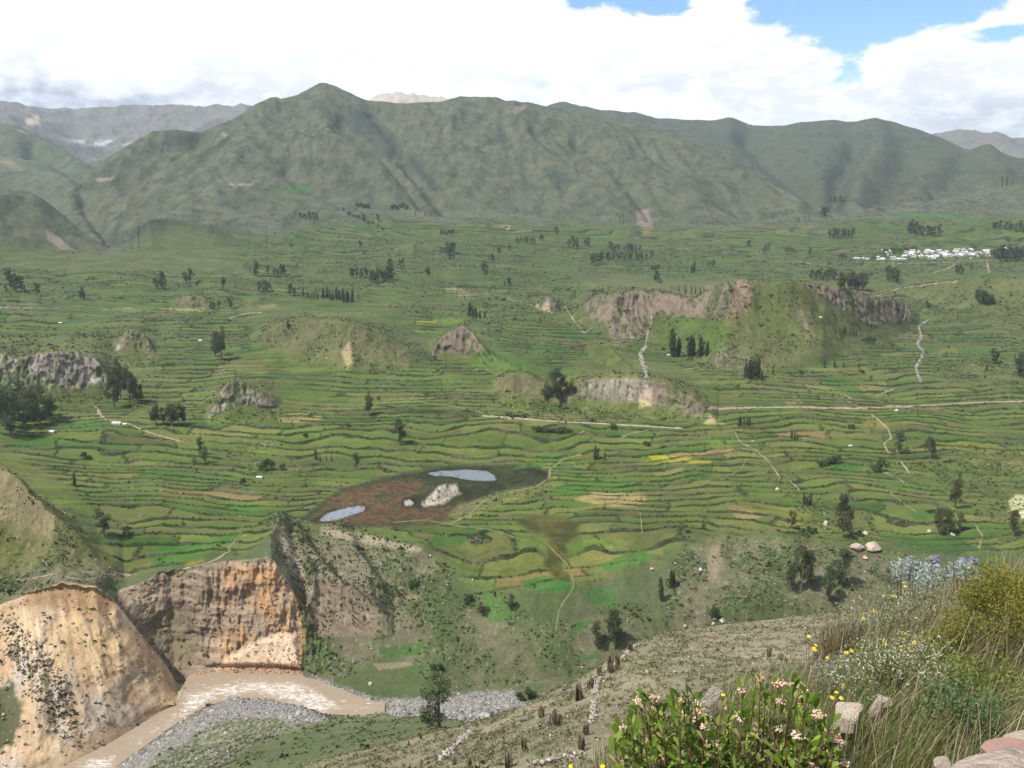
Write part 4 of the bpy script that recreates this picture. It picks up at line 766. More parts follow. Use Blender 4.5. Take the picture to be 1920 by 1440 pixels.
for pts, w_ in [([(1090, 852), (1060, 860), (1030, 880), (1030, 897), (1005, 912), (950, 925), (910, 938), (890, 955), (880, 972)], 3.2), ([(735, 980), (800, 975), (850, 985), (930, 995), (985, 1015)], 2.4), ([(1205, 1000), (1200, 960)], 1.5), ([(1065, 1060), (1078, 1100), (1050, 1140), (1042, 1180), (1040, 1215)], 1.5), ([(1830, 985), (1842, 1005), (1835, 1030)], 3), ([(1670, 925), (1690, 940), (1720, 962)], 2), ([(840, 985), (880, 965)], 3), ([(1025, 1020), (1065, 1060)], 1.5),
                ([(1190, 870), (1240, 862), (1380, 866)], 1.6), ([(710, 756), (770, 752), (850, 762), (905, 774)], 2.5), ([(1350, 900), (1390, 880), (1400, 860)], 1.5)]:
    strip('path', pts, w_, M_grasstrack, .3, 560)
for pts, w_ in [([(1742, 598), (1722, 612), (1728, 630), (1720, 645), (1732, 660), (1718, 688), (1726, 718)], 5), ([(1212, 648), (1200, 662), (1203, 676), (1210, 690), (1212, 708)], 8), ([(1222, 580), (1222, 600), (1213, 630), (1210, 648)], 3), ([(1697, 568), (1703, 582), (1692, 595)], 8), ([(1378, 812), (1388, 830), (1420, 846), (1436, 860), (1455, 884), (1463, 900)], 1.8), ([(1695, 905), (1670, 890), (1640, 880), (1620, 872)], 2), ([(445, 823), (500, 835), (520, 832)], 2)]:
    strip('stream', pts, w_, M_stream, .5, TB)

# ------------------------------------------------------------------ plants: materials and shapes
def leaf_mat(name, col, col2, rough=.7, trans=.0, scale=.6):
    m = bpy.data.materials.new(name); m.use_nodes = True; t = NT(m.node_tree); b = t.N['Principled BSDF']
    b.inputs['Roughness'].default_value = rough; b.inputs['Specular IOR Level'].default_value = .25
    g = t.n('ShaderNodeNewGeometry'); co = t.n('ShaderNodeTexCoord').outputs['Object']
    rnd = t.math('MULTIPLY', t.math('ADD', g.outputs['Random Per Island'], t.maprange(t.noise(co, scale, 2), .3, .7)), .5)
    oi = t.n('ShaderNodeObjectInfo').outputs['Random']; c = t.mix(rnd, col, col2); c = t.mix(t.math('MULTIPLY', oi, .75), c, tuple(min(1, v * q) for v, q in zip(col2, (1.35, 1.25, 1.05)))); t.L.new(c, b.inputs['Base Color'])
    if trans:
        tr = t.n('ShaderNodeBsdfTranslucent'); t.L.new(c, tr.inputs[0]); mx = t.n('ShaderNodeMixShader', ins={'Fac': trans})
        t.L.new(b.outputs[0], mx.inputs[1]); t.L.new(tr.outputs[0], mx.inputs[2]); t.L.new(mx.outputs[0], t.N['Material Output'].inputs[0])
    return m
M_bark = simple_mat('bark', (.12, .095, .07), noise_scale=2.0, vary=(.19, .16, .13))
M_euc = leaf_mat('eucalyptus_leaves', (.036, .056, .024), (.075, .098, .042), trans=.15)
M_bush = leaf_mat('dark_bush_leaves', (.032, .058, .020), (.065, .10, .032), trans=.15)
M_olive = leaf_mat('olive_tree_leaves', (.048, .060, .026), (.085, .092, .042), trans=.15)
def tube(path, radii, sides=6):
    P = np.asarray(path, float); n = len(P); v = []; f = []
    d = np.gradient(P, axis=0); d /= np.linalg.norm(d, axis=1)[:, None] + 1e-9
    for i in range(n):
        up = np.array([0, 0, 1.]) if abs(d[i][2]) < .9 else np.array([1., 0, 0]); a = np.cross(d[i], up); a /= np.linalg.norm(a); b = np.cross(d[i], a)
        for k in range(sides):
            th = 2 * math.pi * k / sides; v.append(P[i] + radii[i] * (a * math.cos(th) + b * math.sin(th)))
    for i in range(n - 1):
        for k in range(sides): f.append((i * sides + k, i * sides + (k + 1) % sides, (i + 1) * sides + (k + 1) % sides, (i + 1) * sides + k))
    return np.array(v), np.array(f)
def merge(parts):
    V, F, o = [], [], 0
    for v, f in parts: V.append(v); F.append(np.asarray(f) + o); o += len(v)
    return np.concatenate(V), np.concatenate(F)
def leaf_quads(cen, size, rg, aspect=.55, droop=0.0, dirs=None):
    """one small pointed quad per centre, random attitude"""
    n = len(cen); u = rg.normal(size=(n, 3)) if dirs is None else dirs + rg.normal(size=(n, 3)) * .25
    u[:, 2] -= droop; u /= np.linalg.norm(u, axis=1)[:, None]; w = rg.normal(size=(n, 3)); w = np.cross(u, w); w /= np.linalg.norm(w, axis=1)[:, None] + 1e-9
    s = np.broadcast_to(np.asarray(size, float), (n,))[:, None]
    v = np.stack([cen - u * s * .5, cen + w * s * aspect * .5 + u * s * .05, cen + u * s * .5, cen - w * s * aspect * .5 + u * s * .05], 1).reshape(-1, 3)
    return v, np.arange(n * 4).reshape(n, 4)
def tree_shape(kind, seed, nleaf):
    """unit-height tree: (trunk verts, faces), (crown verts, faces)"""
    rg = np.random.default_rng(seed); lobes = []; tr = []
    lean = rg.normal(0, .03, 2)
    def stem(a, b, r0, r1, n=5):
        t = np.linspace(0, 1, n)[:, None]; P = np.array(a) * (1 - t) + np.array(b) * t; P[1:-1, :2] += rg.normal(0, .012, (n - 2, 2)); return tube(P, np.linspace(r0, r1, n), 5)
    if kind == 'poplar':
        tr.append(stem((0, 0, 0), (*lean, .85), .022, .006))
        for i in range(9):
            z = .16 + .8 * i / 8; lobes.append((np.array([*(lean * z + rg.normal(0, .012, 2)), z]), np.array([.085, .085, .10]) * (1.1 - .75 * (z - .3) ** 2 * 1.6)))
    elif kind == 'tall':
        tr.append(stem((0, 0, 0), (*lean, .8), .028, .008))
        n = rg.integers(11, 15)
        for i in range(n):
            z = .25 + .70 * (i / (n - 1)) ** .9; wd = .17 * math.sin(math.pi * min(1, (z - .05) / 1.0)) + .05
            a = rg.uniform(0, 6.28); off = rg.uniform(.1, 1) * wd * .95; c = np.array([math.cos(a) * off + lean[0], math.sin(a) * off + lean[1], z + rg.normal(0, .02)])
            lobes.append((c, np.array([.10, .10, .085]) * rg.uniform(.75, 1.25)))
            if i % 2 == 0: tr.append(stem((lean[0] * z, lean[1] * z, z - .12), c, .010, .003, 3))
    elif kind == 'broad':
        tr.append(stem((0, 0, 0), (*lean, .5), .045, .02))
        n = rg.integers(15, 20)
        for i in range(n):
            a = rg.uniform(0, 6.28); z = rg.uniform(.28, .92); wd = .40 * math.sin(math.pi * (z - .02)) ** .8; off = wd * rg.uniform(.2, .8)
            c = np.array([math.cos(a) * off, math.sin(a) * off, z]); lobes.append((c, np.array([.14, .14, .11]) * rg.uniform(.7, 1.2)))
            if i % 2 == 0: tr.append(stem((0, 0, rg.uniform(.2, .5)), c, .018, .004, 3))
    else:   # bush
        tr.append(stem((0, 0, 0), (0, 0, .3), .04, .02, 3))
        for i in range(11):
            a = rg.uniform(0, 6.28); z = rg.uniform(.25, .75); off = rg.uniform(.1, .55)
            c = np.array([math.cos(a) * off, math.sin(a) * off, z * (1 - .4 * off)]); lobes.append((c, np.array([.26, .26, .22]) * rg.uniform(.7, 1.2)))
            if i % 3 == 0: tr.append(stem((0, 0, .05), c, .02, .005, 3))
    vol = np.array([np.prod(s) for _, s in lobes]) ** .7; pick = rg.choice(len(lobes), nleaf, p=vol / vol.sum())
    d = rg.normal(size=(nleaf, 3)); d /= np.linalg.norm(d, axis=1)[:, None]; rad = rg.uniform(.35, 1.05, nleaf)[:, None] ** .6
    cen = np.array([lobes[k][0] for k in pick]) + d * rad * np.array([lobes[k][1] for k in pick])
    cen[:, 2] = np.maximum(cen[:, 2], .05)
    sz = (.054 if kind != 'bush' else .11) * math.sqrt(900 / nleaf) * rg.uniform(.6, 1.4, nleaf) * (1.5 if kind == 'broad' else 1)
    return merge(tr), leaf_quads(cen, sz, rg, .6, .4)
LIB = {}
def lib(kind, var, lod):
    k = (kind, var, lod)
    if k not in LIB:
        (tv, tf), (cv, cf) = tree_shape(kind, 100 + var * 7 + len(kind), {0: 3800, 1: 1100, 2: 330}[lod])
        mat = {'broad': M_olive, 'bush': M_bush}.get(kind, M_euc)
        if lod == 2:
            v, f = merge([(tv, tf), (cv, cf)]); o = mesh_np('tree', v, f, mats=[M_bark, mat], midx=np.r_[np.zeros(len(tf)), np.ones(len(cf))]); me = [o.data]; bpy.data.objects.remove(o)
        else:
            a = mesh_np('trunk', tv, tf, M_bark, True); b = mesh_np('crown', cv, cf, mat); me = [a.data, b.data]; bpy.data.objects.remove(a); bpy.data.objects.remove(b)
        LIB[k] = me
    return LIB[k]
ORD = 'leftmost,second,third,fourth,fifth,sixth,seventh,eighth,ninth,tenth,eleventh,twelfth,thirteenth,fourteenth,fifteenth,sixteenth,seventeenth,eighteenth,nineteenth,twentieth'.split(',')
def ordinal(i, n, noun):
    if n == 1: return ''
    if i == 0: return 'leftmost '
    if i == n - 1: return 'rightmost '
    return None
TREES_MADE = []
def plant_tree(kind, px, py, hpx, label, group, wide=1.0, var=None, cat='tree', tmin=300, name=None):
    p = hit(px, py, tmin); dist = math.hypot(p.x, p.y); H = hpx * math.hypot(dist, CAMZ - p.z) / FPX * 1.03
    lod = 0 if hpx > 42 else (1 if hpx > 24 else 2)
    var = random.randrange(4) if var is None else var
    nm = name or {'poplar': 'poplar_tree', 'tall': 'eucalyptus_tree', 'broad': 'broad_tree', 'bush': 'bush'}[kind]
    me = lib(kind, var, lod)
    if lod == 2: root = bpy.data.objects.new(nm, me[0])
    else: root = bpy.data.objects.new(nm, None); root.empty_display_size = .5
    scene.collection.objects.link(root)
    root.location = (p.x, p.y, p.z - .02 * H); wide *= {'tall': 1.08, 'poplar': 1.15, 'broad': 1.0}.get(kind, 1); root.scale = (H * wide, H * wide, H); root.rotation_euler = (0, 0, random.uniform(0, 6.28))
    if lod < 2:
        for n_, m_ in zip(('trunk', 'crown'), me):
            c = bpy.data.objects.new(n_, m_); scene.collection.objects.link(c); c.parent = root
    tag(root, label, cat, group); TREES_MADE.append(root); return root
def grove(kind, pts, place, noun='eucalyptus', group=None, wide=1.0, tmin=300):
    """pts: list of (x, base y, height) in photo pixels, left to right"""
    pts = sorted(pts); n = len(pts)
    for i, q in enumerate(pts):
        w_ = {0: 'leftmost', n - 1: 'rightmost'}.get(i, (ORD[i] if i < 20 else 'next') + ' from the left')
        if n == 1: lab = 'dark %s %s' % (noun, place)
        elif i in (0, n - 1): lab = '%s %s %s' % (w_, noun, place)
        else: lab = '%s, %s, %s' % (noun, w_.replace(' from the left', ' from left'), place)
        wd = wide if len(q) < 4 else q[3]
        plant_tree(kind, q[0], q[1], q[2], lab, (group or '%s %s' % (noun + 's', place)) if n > 1 else None, wd, tmin=tmin, cat='bush' if kind == 'bush' else 'tree')
def rowof(x0, x1, y0, y1, n, h, jy=2.0, seed=1):
    rg = random.Random(seed + int(x0)); out = []
    for i in range(n):
        f = (i + .5) / n + rg.uniform(-.3, .3) / n
        out.append((x0 + (x1 - x0) * f, y0 + (y1 - y0) * f + rg.uniform(-jy, jy), h * rg.uniform(.75, 1.15)))
    return out
G = grove
# single trees and small groups from near to far
def single(kind, px, py, h, label, wide=1.0, tmin=300, **k): plant_tree(kind, px, py, h, label, None, wide, tmin=tmin, cat='bush' if kind == 'bush' else 'tree', **k)
single('tall', 824, 1366, 92, 'tall leaning tree with open crown on the green slope beside the gravel bar', 1.25, 350)
single('bush', 803, 1362, 36, 'small round dark tree just left of the tall one by the gravel bar', .5, 350)
single('broad', 1152, 1216, 78, 'thick tall dark tree just behind the upper end of the stone wall', .55)
single('tall', 1120, 1216, 50, 'slim tree left of the thick tall one behind the stone wall')
single('tall', 957, 1143, 30, 'small lone conical tree in the green field below the boggy strip', 1.1)
G('broad', [(1484, 1108, 50, .7), (1503, 1110, 94, .42), (1516, 1102, 70, .5)], 'in the clump above the dry hillside', 'tall dark tree')
G('tall', [(1552, 1126, 66, .8), (1577, 1102, 70, 1.0)], 'of the pair right of the big clump', 'tall dark tree')
single('broad', 1580, 1008, 80, 'big bushy dark tree above the two pink boulders', .6)
single('broad', 1484, 990, 34, 'small conical tree on the field edge left of the big bushy tree', .7)
G('broad', [(1760, 1000, 46, .7), (1777, 1002, 44, .7)], 'in the dark clump behind the violet flowers', 'rounded tree')
single('tall', 1800, 994, 30, 'slim tree just right of the dark clump behind the violet flowers')
single('broad', 1790, 952, 64, 'tall forked tree on the bushy bank at the right', .5)
single('broad', 1900, 1006, 46, 'dark tree at the right edge above the olive bush', .6)
G('poplar', [(1240, 1126, 44), (1258, 1102, 34), (1263, 1096, 28)], 'at the edge of the stony slope', 'thin dark tree')
single('bush', 1340, 1160, 28, 'round bush at the lip of the dry hillside', .5)
single('tall', 1687, 850, 40, 'lone tall tree beside the pale footpath', 1.2); single('broad', 1744, 862, 44, 'broad tall tree right of the pale footpath', .6)
single('bush', 1652, 884, 28, 'wide olive bush on the stony bank', .8)
single('tall', 750, 834, 48, 'lone tall tree on the terraces above the lake', 1.1); single('tall', 667, 880, 30, 'small tree on the terraces left of the lake', 1.0); single('broad', 690, 778, 46, 'tree with spreading top at the left end of the dark oxbow pool', .62)
single('broad', 415, 673, 60, 'big dense dark tree among the terraces left of the brown hill', .52); single('tall', 404, 668, 44, 'dark tree hugging the left side of the big dense one')
G('broad', [(214, 765, 58, .6), (227, 748, 72, .5), (243, 754, 66, .55), (257, 757, 48, .65)], 'in the dark grove right of the white cliff', 'tall dark tree')
single('tall', 222, 702, 26, 'small pointed tree peeping above the grove by the white cliff')
G('broad', [(292, 798, 46, .5), (306, 797, 34, .7), (322, 799, 42, .7), (335, 799, 44, .6), (345, 796, 34, .6)], 'in the square grove beside the farm track', 'dark tree')
G('tall', [(4, 790, 56), (14, 802, 58), (25, 820, 80), (36, 780, 60), (45, 802, 48), (55, 786, 50), (65, 786, 58), (75, 795, 66), (86, 788, 44), (96, 784, 30)], 'in the wood below the white cliff', wide=1.2)
G('poplar', rowof(40, 82, 792, 788, 7, 26), 'in the front row of the white cliff wood', 'slim tree')
single('tall', 195, 1006, 44, 'dark tree on the field above the left scrub slope', 1.2); single('bush', 240, 1000, 15, 'wide dark bush right of the tree above the scrub slope', 1.3, 500)
single('bush', 160, 861, 16, 'round dark bush beside the curved field wall', .9, 600); single('poplar', 140, 913, 26, 'thin leafless looking tree by the pale outcrop at the left')
G('tall', [(374, 852, 30), (385, 868, 28)], 'of the pair below the farm track'); G('bush', [(493, 882, 22, .7), (505, 882, 24, .7), (528, 882, 15, .8)], 'in the hollow among the left fields', 'bush', tmin=600)
single('bush', 455, 908, 14, 'small bush beside the white roofed hut', .7, 600); single('bush', 572, 820, 11, 'tiny round bush in the green terraces', .8, 600)
G('poplar', [(592, 862, 22), (600, 866, 12), (612, 866, 12), (622, 866, 12)], 'in the hedge left of the lone tall tree', 'poplar')
G('poplar', [(1115, 862, 28), (1121, 862, 22), (1134, 863, 16)], 'on the fields right of the lake')
single('bush', 1150, 806, 17, 'dark round bush on the road below the bluff', .6, 600); single('bush', 1213, 836, 13, 'dark round bush below the pale road', .8, 600)
G('bush', rowof(1002, 1075, 810, 812, 8, 13), 'in the dark hedge under the pale road', 'bush', tmin=600); G('bush', rowof(950, 985, 781, 785, 5, 9), 'in the hedge along the road', 'bush', tmin=600)
G('poplar', [(1262, 668, 52), (1271, 668, 34), (1292, 668, 40), (1300, 668, 38), (1314, 669, 38), (1324, 669, 28)], 'in the bowl of the big bluff', 'dark poplar', wide=1.25)
G('poplar', [(1397, 709, 28), (1404, 710, 36), (1412, 710, 38), (1420, 708, 38)], 'in the tight clump under the big bluff', 'dark poplar', wide=1.2)
G('tall', [(1024, 750, 28), (1032, 742, 18), (1042, 742, 52), (1051, 738, 38), (1062, 742, 26), (1073, 740, 26)], 'left of the pale bluff face', wide=1.2)
G('poplar', [(1428, 712, 20), (1449, 702, 18), (1546, 690, 14), (1565, 690, 16), (1582, 690, 12), (1611, 690, 10)], 'in the sparse line below the big bluff', 'thin tree')
single('bush', 1502, 702, 10, 'round bush on the terraces under the big bluff', .8, 600); single('bush', 1616, 700, 9, 'dark bush on the terraces below the sparse line of trees', 1.0, 600)
G('poplar', [(880, 593, 27), (886, 595, 22), (893, 595, 20), (900, 597, 14), (909, 596, 14)], 'above the yellow field', 'dark poplar', wide=1.3)
single('poplar', 541, 617, 20, 'lone slim tree at the left end of the brown hill', 1.0)
for args in [('tall', [(12, 549, 14), (20, 541, 34), (30, 549, 32), (41, 546, 24), (47, 550, 12)], 'at the far left above the terraces'), ('tall', [(70, 555, 22), (152, 562, 16), (157, 562, 20)], 'scattered on the upper left terraces'), ('tall', [(296, 543, 22), (303, 541, 30), (309, 545, 20)], 'in the small group on the upper left terraces'),
             ('tall', [(350, 531, 20), (357, 531, 26), (370, 538, 10)], 'right of the small upper left group'), ('tall', [(395, 579, 14), (402, 579, 12), (410, 579, 15), (432, 579, 20)], 'behind the small pale outcrop'), ('tall', [(418, 542, 20), (470, 512, 8), (480, 519, 28)], 'on the upper terraces of the left centre'),
             ('tall', [(502, 513, 15), (515, 518, 14), (521, 517, 12), (528, 516, 20), (533, 515, 18)], 'on the knoll of the upper left'), ('tall', [(487, 548, 20), (494, 550, 24), (500, 549, 20), (545, 554, 22), (553, 554, 14)], 'by the shallow gully of the left centre'), ('poplar', rowof(566, 600, 556, 560, 5, 14), 'on the rim of the shallow gully', 'slim tree'),
             ('poplar', rowof(604, 664, 560, 568, 10, 24), 'in the long line across the left centre', 'slim tree'), ('tall', rowof(655, 688, 520, 522, 6, 18), 'in the left one of two square groves'), ('tall', rowof(694, 738, 530, 526, 9, 24), 'in the right one of two square groves', 'dark eucalyptus'), ('tall', [(729, 500, 16), (733, 500, 14), (750, 498, 12), (756, 498, 13)], 'behind the two square groves'),
             ('tall', [(800, 517, 14), (804, 518, 18)], 'on the terraces right of the two groves', 'small tree'), ('tall', [(908, 514, 24), (913, 515, 20), (922, 492, 16), (926, 492, 10)], 'on the centre terraces under the mountain'), ('bush', rowof(826, 850, 440, 438, 4, 10), 'in the far dark hedge under the main mountain', 'bush'),
             ('tall', rowof(836, 852, 478, 476, 4, 20), 'in the middle distance left of the centre', 'slim tree'), ('tall', [(826, 474, 12), (833, 475, 12), (843, 489, 16), (850, 489, 14)], 'just below the middle distance clump', 'slim tree'), ('tall', rowof(970, 1002, 458, 458, 7, 14), 'in the grove under the two ridge tracks'), ('tall', [(934, 475, 11), (938, 475, 13), (954, 472, 12)], 'left of the grove under the ridge tracks', 'round tree'),
             ('tall', [(1045, 441, 16), (1013, 452, 10), (1016, 452, 12)], 'at the foot of the main mountain'), ('tall', [(1068, 465, 16), (1075, 466, 22), (1082, 465, 16), (1097, 463, 14), (1103, 463, 18)], 'of the pair of clumps at the mountain foot'), ('bush', rowof(667, 693, 389, 389, 4, 11), 'in the dark hedge high on the left slope', 'dark bush'),
             ('bush', rowof(733, 768, 391, 392, 5, 11), 'in the long dark hedge high on the slope', 'dark bush'), ('tall', [(680, 412, 12), (684, 413, 10), (710, 416, 15)], 'below the high dark hedges', 'small tree'), ('tall', rowof(561, 596, 412, 413, 7, 13), 'in the plantation on the left mountain slope'), ('bush', rowof(640, 722, 396, 432, 9, 9), 'down the dark gully line of the mountain', 'bush'),
             ('tall', rowof(1140, 1160, 470, 470, 4, 14), 'in the left far grove of the centre right'), ('tall', rowof(1168, 1200, 472, 471, 6, 14), 'in the dense far grove of the centre right', 'dark eucalyptus'), ('tall', rowof(1106, 1132, 496, 492, 5, 18), 'at the left end of the long row'), ('tall', rowof(1134, 1222, 490, 489, 13, 15), 'in the long row across the centre right'),
             ('bush', rowof(1218, 1238, 505, 504, 4, 8), 'in the low hedge right of the long row', 'bush'), ('tall', [(1229, 529, 22), (1234, 530, 16), (1239, 532, 10)], 'behind the crest of the big bluff'), ('tall', [(946, 536, 10), (953, 535, 15), (958, 535, 16)], 'on the plain centre of the terraces', 'small tree'), ('poplar', [(1297, 513, 16), (1301, 511, 20)], 'in front of the far fields', 'slim tree'),
             ('tall', rowof(1322, 1342, 501, 500, 4, 12), 'in the far fields behind the big bluff'), ('tall', [(1402, 462, 10), (1406, 462, 12), (1436, 468, 9), (1441, 468, 12)], 'at the foot of the far right slope', 'small tree'), ('tall', [(1518, 480, 15), (1574, 487, 10), (1579, 487, 12), (1584, 487, 9)], 'left of the white roofed village', 'round tree'), ('tall', rowof(1472, 1488, 473, 473, 4, 9), 'in the short far row left of the village', 'small tree'),
             ('tall', rowof(1556, 1584, 381, 381, 6, 11), 'high in the side valley'), ('tall', rowof(1540, 1554, 404, 402, 4, 13), 'beside the stream of the side valley'), ('tall', rowof(1552, 1600, 446, 448, 8, 18), 'at the mouth of the side valley'), ('tall', rowof(1700, 1762, 438, 444, 9, 20), 'on the slope above the village'), ('tall', rowof(1856, 1925, 428, 436, 9, 14), 'in the dark wood at the far right slope', 'dark tree'),
             ('tall', rowof(1520, 1568, 524, 526, 9, 20), 'in the left grove behind the right end of the bluff'), ('tall', rowof(1572, 1622, 540, 546, 10, 28), 'in the tall grove behind the right end of the bluff', 'dark eucalyptus'), ('tall', rowof(1662, 1684, 528, 532, 5, 24), 'in the grove below the village'), ('tall', [(1794, 514, 16), (1799, 515, 18), (1804, 515, 12)], 'beside the far pale track'),
             ('tall', rowof(1862, 1928, 488, 490, 13, 24), 'in the dark wood right of the village', 'dark tree'), ('bush', rowof(1652, 1722, 472, 470, 9, 9), 'along the back of the village', 'dark tree'), ('tall', [(1634, 490, 12), (1641, 487, 10), (1668, 482, 8)], 'at the left end of the village', 'round tree'),
             ('tall', [(1862, 682, 26), (1868, 680, 18)], 'on the bank above the long dirt road', 'scraggy tree'), ('tall', [(1908, 706, 30), (1915, 706, 38)], 'at the right edge above the dirt road'), ('poplar', [(1578, 627, 10), (1584, 626, 15), (1594, 628, 9), (1600, 628, 10), (1606, 628, 9)], 'on the terraces right of the bluff', 'thin tree'), ('bush', [(1622, 640, 9), (1630, 640, 12), (1638, 641, 9)], 'beside the little pink field', 'bush'),
             ('bush', [(1593, 803, 9, .8), (1600, 804, 10, .8)], 'left of the small ploughed field', 'dark bush'), ('poplar', [(1484, 823, 18), (1490, 824, 14), (1495, 823, 10)], 'on the terraces right of the zigzag path', 'thin tree'), ('poplar', rowof(1380, 1408, 798, 800, 5, 18), 'just below the long dirt road', 'thin tree'), ('bush', rowof(1538, 1574, 876, 866, 6, 15, .5), 'in the dense dark hedge of the right fields', 'round bush'),
             ('poplar', [(1508, 946, 24), (1513, 948, 18), (1519, 946, 22)], 'on the rough ground of the right fields', 'thin tree'), ('bush', [(1840, 570, 34, .55), (1853, 571, 26, .6)], 'on the brown hill at the right', 'dark tree'), ('tall', [(1738, 578, 13), (1742, 578, 9)], 'at the foot of the brown hill', 'small tree'), ('bush', [(990, 1310, 26, .9), (975, 1312, 18, .9)], 'on the bank just above the dry spur', 'olive bush'),
             ('bush', [(823, 1258, 18, .9), (812, 1256, 13, .9)], 'on the far river bank above the gravel', 'dark bush'), ('bush', [(1522, 1000, 15, 1.), (1505, 1000, 11, 1.)], 'below the small conical tree', 'round bush'), ('bush', [(715, 1060 + 45, 16, .9), (775, 1100, 15, .9), (880, 1130, 16, .9)], 'on the scrub slope below the pale crest', 'round bush'), ('bush', [(905, 1150, 20, .8), (880, 1125, 14, .8), (1320, 990, 9, 1), (1290, 1000, 9, 1)], 'on the rough ground above the river', 'bush'),
             ('tall', [(1012, 1075, 7), (675, 466, 14)], 'standing alone on the open ground', 'small tree'), ('bush', [(1110, 790, 8), (652, 800, 10), (710, 750, 9)], 'among the centre terraces', 'bush')]:
    kind, pts, place = args[:3]; grove(kind, pts, place, args[3] if len(args) > 3 else 'eucalyptus', tmin=450, wide=1.1 if kind in ('tall', 'poplar') else .7)
print('trees', len(TREES_MADE))

# ------------------------------------------------------------------ shrubs along the terrace walls and on the rough slopes, tufts, stones
def attr_mat(name, rough=.85, trans=0.0):
    m = bpy.data.materials.new(name); m.use_nodes = True; t = NT(m.node_tree); b = t.N['Principled BSDF']
    at = t.n('ShaderNodeAttribute', attribute_name='Col'); t.L.new(at.outputs['Color'], b.inputs['Base Color']); b.inputs['Roughness'].default_value = rough; b.inputs['Specular IOR Level'].default_value = .15
    if trans:
        tr = t.n('ShaderNodeBsdfTranslucent'); t.L.new(at.outputs['Color'], tr.inputs[0]); mx = t.n('ShaderNodeMixShader', ins={'Fac': trans})
        t.L.new(b.outputs[0], mx.inputs[1]); t.L.new(tr.outputs[0], mx.inputs[2]); t.L.new(mx.outputs[0], t.N['Material Output'].inputs[0])
    return m
M_attr = attr_mat('mixed_foliage', trans=.12); M_stone = attr_mat('mixed_stone')
def set_col(o, colr):
    a = o.data.color_attributes.new('Col', 'FLOAT_COLOR', 'POINT'); a.data.foreach_set('color', np.concatenate([colr, np.ones((len(colr), 1))], 1).astype(np.float32).ravel())
AREA = RD * np.abs(np.gradient(AZ))[None] * np.abs(np.gradient(RD, axis=0)) * np.maximum(1, steep * .5)
def sample_ground(weight, n):
    w = (weight * AREA).ravel(); w[~np.isfinite(w)] = 0
    idx = rng.choice(w.size, n, p=w / w.sum()); i, j = np.unravel_index(idx, RR.shape)
    i2 = np.minimum(i + 1, NR - 1); j2 = (j + 1) % NC; a, b = rng.random(n), rng.random(n)
    def L(A): return (A[i, j] * (1 - a) + A[i2, j] * a) * (1 - b) + (A[i, j2] * (1 - a) + A[i2, j2] * a) * b
    return np.stack([L(XX), L(YY), L(ZD) + CAMZ], -1), (i, j)
def clumps(name, P, size, colr, k, flat=.8, aspect=.8, kind='stuff', mat=None, droop=0):
    n = len(P); size = np.asarray(size); d = rng.normal(size=(n, k, 3)); d /= np.linalg.norm(d, axis=2)[..., None]; d[..., 2] = np.abs(d[..., 2]) * flat
    cen = (P[:, None] + d * (size[:, None, None] * rng.uniform(.3, 1, (n, k, 1)))).reshape(-1, 3)
    v, f = leaf_quads(cen, np.repeat(size, k) * rng.uniform(.7, 1.2, n * k), rng, aspect, droop)
    o = mesh_np(name, v, f, mat or M_attr); c = np.repeat(colr, k * 4, 0) * np.repeat(rng.uniform(.75, 1.3, (n * k, 1)), 4, 0); set_col(o, c); o['kind'] = kind; return o
vis = (np.cos(AZg) > 0) & (np.abs(AZg) < R(33))
w_hedge = hedge_all ** 2 * terr * vis * (YY < 2700) * (1 - marsh)
P, ij = sample_ground(w_hedge / np.maximum(YY, 300) ** 1.5, 42000)
sz = rng.lognormal(0, .3, len(P)) * np.interp(P[:, 1], [500, 2600], [.6, 1.2])
cc = np.array([(.040, .058, .022), (.055, .072, .030), (.070, .080, .038), (.10, .092, .055)])[rng.choice(4, len(P), p=[.4, .3, .2, .1])]
clumps('terrace_hedges', P, sz, cc, 9)
w_s = np.clip(scrub, 0, 1) * (1 - slope_m) * vis * (YY < 1900) * (1 - marsh) * (1 - tanz) * (1 - orz) * (TT > K['notch']) * sstep(.35, .6, n_mid * .5 + .5 + .2 * n_sm)
P, ij = sample_ground(w_s / np.maximum(YY, 300) ** 1.3, 36000)
sz = rng.lognormal(0, .4, len(P)) * np.interp(P[:, 1], [500, 2000], [.7, 1.3])
cc = np.array([(.045, .065, .024), (.065, .082, .034), (.085, .092, .045), (.12, .11, .065)])[rng.choice(4, len(P), p=[.35, .3, .2, .15])]
clumps('scrub', P, sz, cc, 8)
w_m = np.clip(slope_m + .25 * mid2, 0, 1) * vis * sstep(.42, .62, mpat * .6 + .4 * (n_sm * .5 + .5)) / np.maximum(YY, 1000)
P, ij = sample_ground(w_m, 30000); clumps('mountain_scrub', P, np.minimum(rng.lognormal(.75, .5, len(P)) * P[:, 1] / 5000, 4.5), np.array([(.034, .046, .026), (.046, .058, .032), (.075, .078, .045)])[rng.choice(3, len(P), p=[.45, .35, .2])], 4, .6, 1.0)
# river bank shrubs and near green slope
w_r = band(TT, K['spurback'] + .2, K['bank_near'] - .03, .1, .03) * vis * (1 - grav) * sstep(.4, .62, n_sm * .3 + n_mid * .3 + .5)
P, ij = sample_ground(w_r, 9000); sz = rng.lognormal(-.35, .4, len(P)) * .8
clumps('riverside_shrubs', P, sz, np.array([(.055, .075, .028), (.075, .09, .038), (.10, .10, .05)])[rng.integers(0, 3, len(P))], 9)
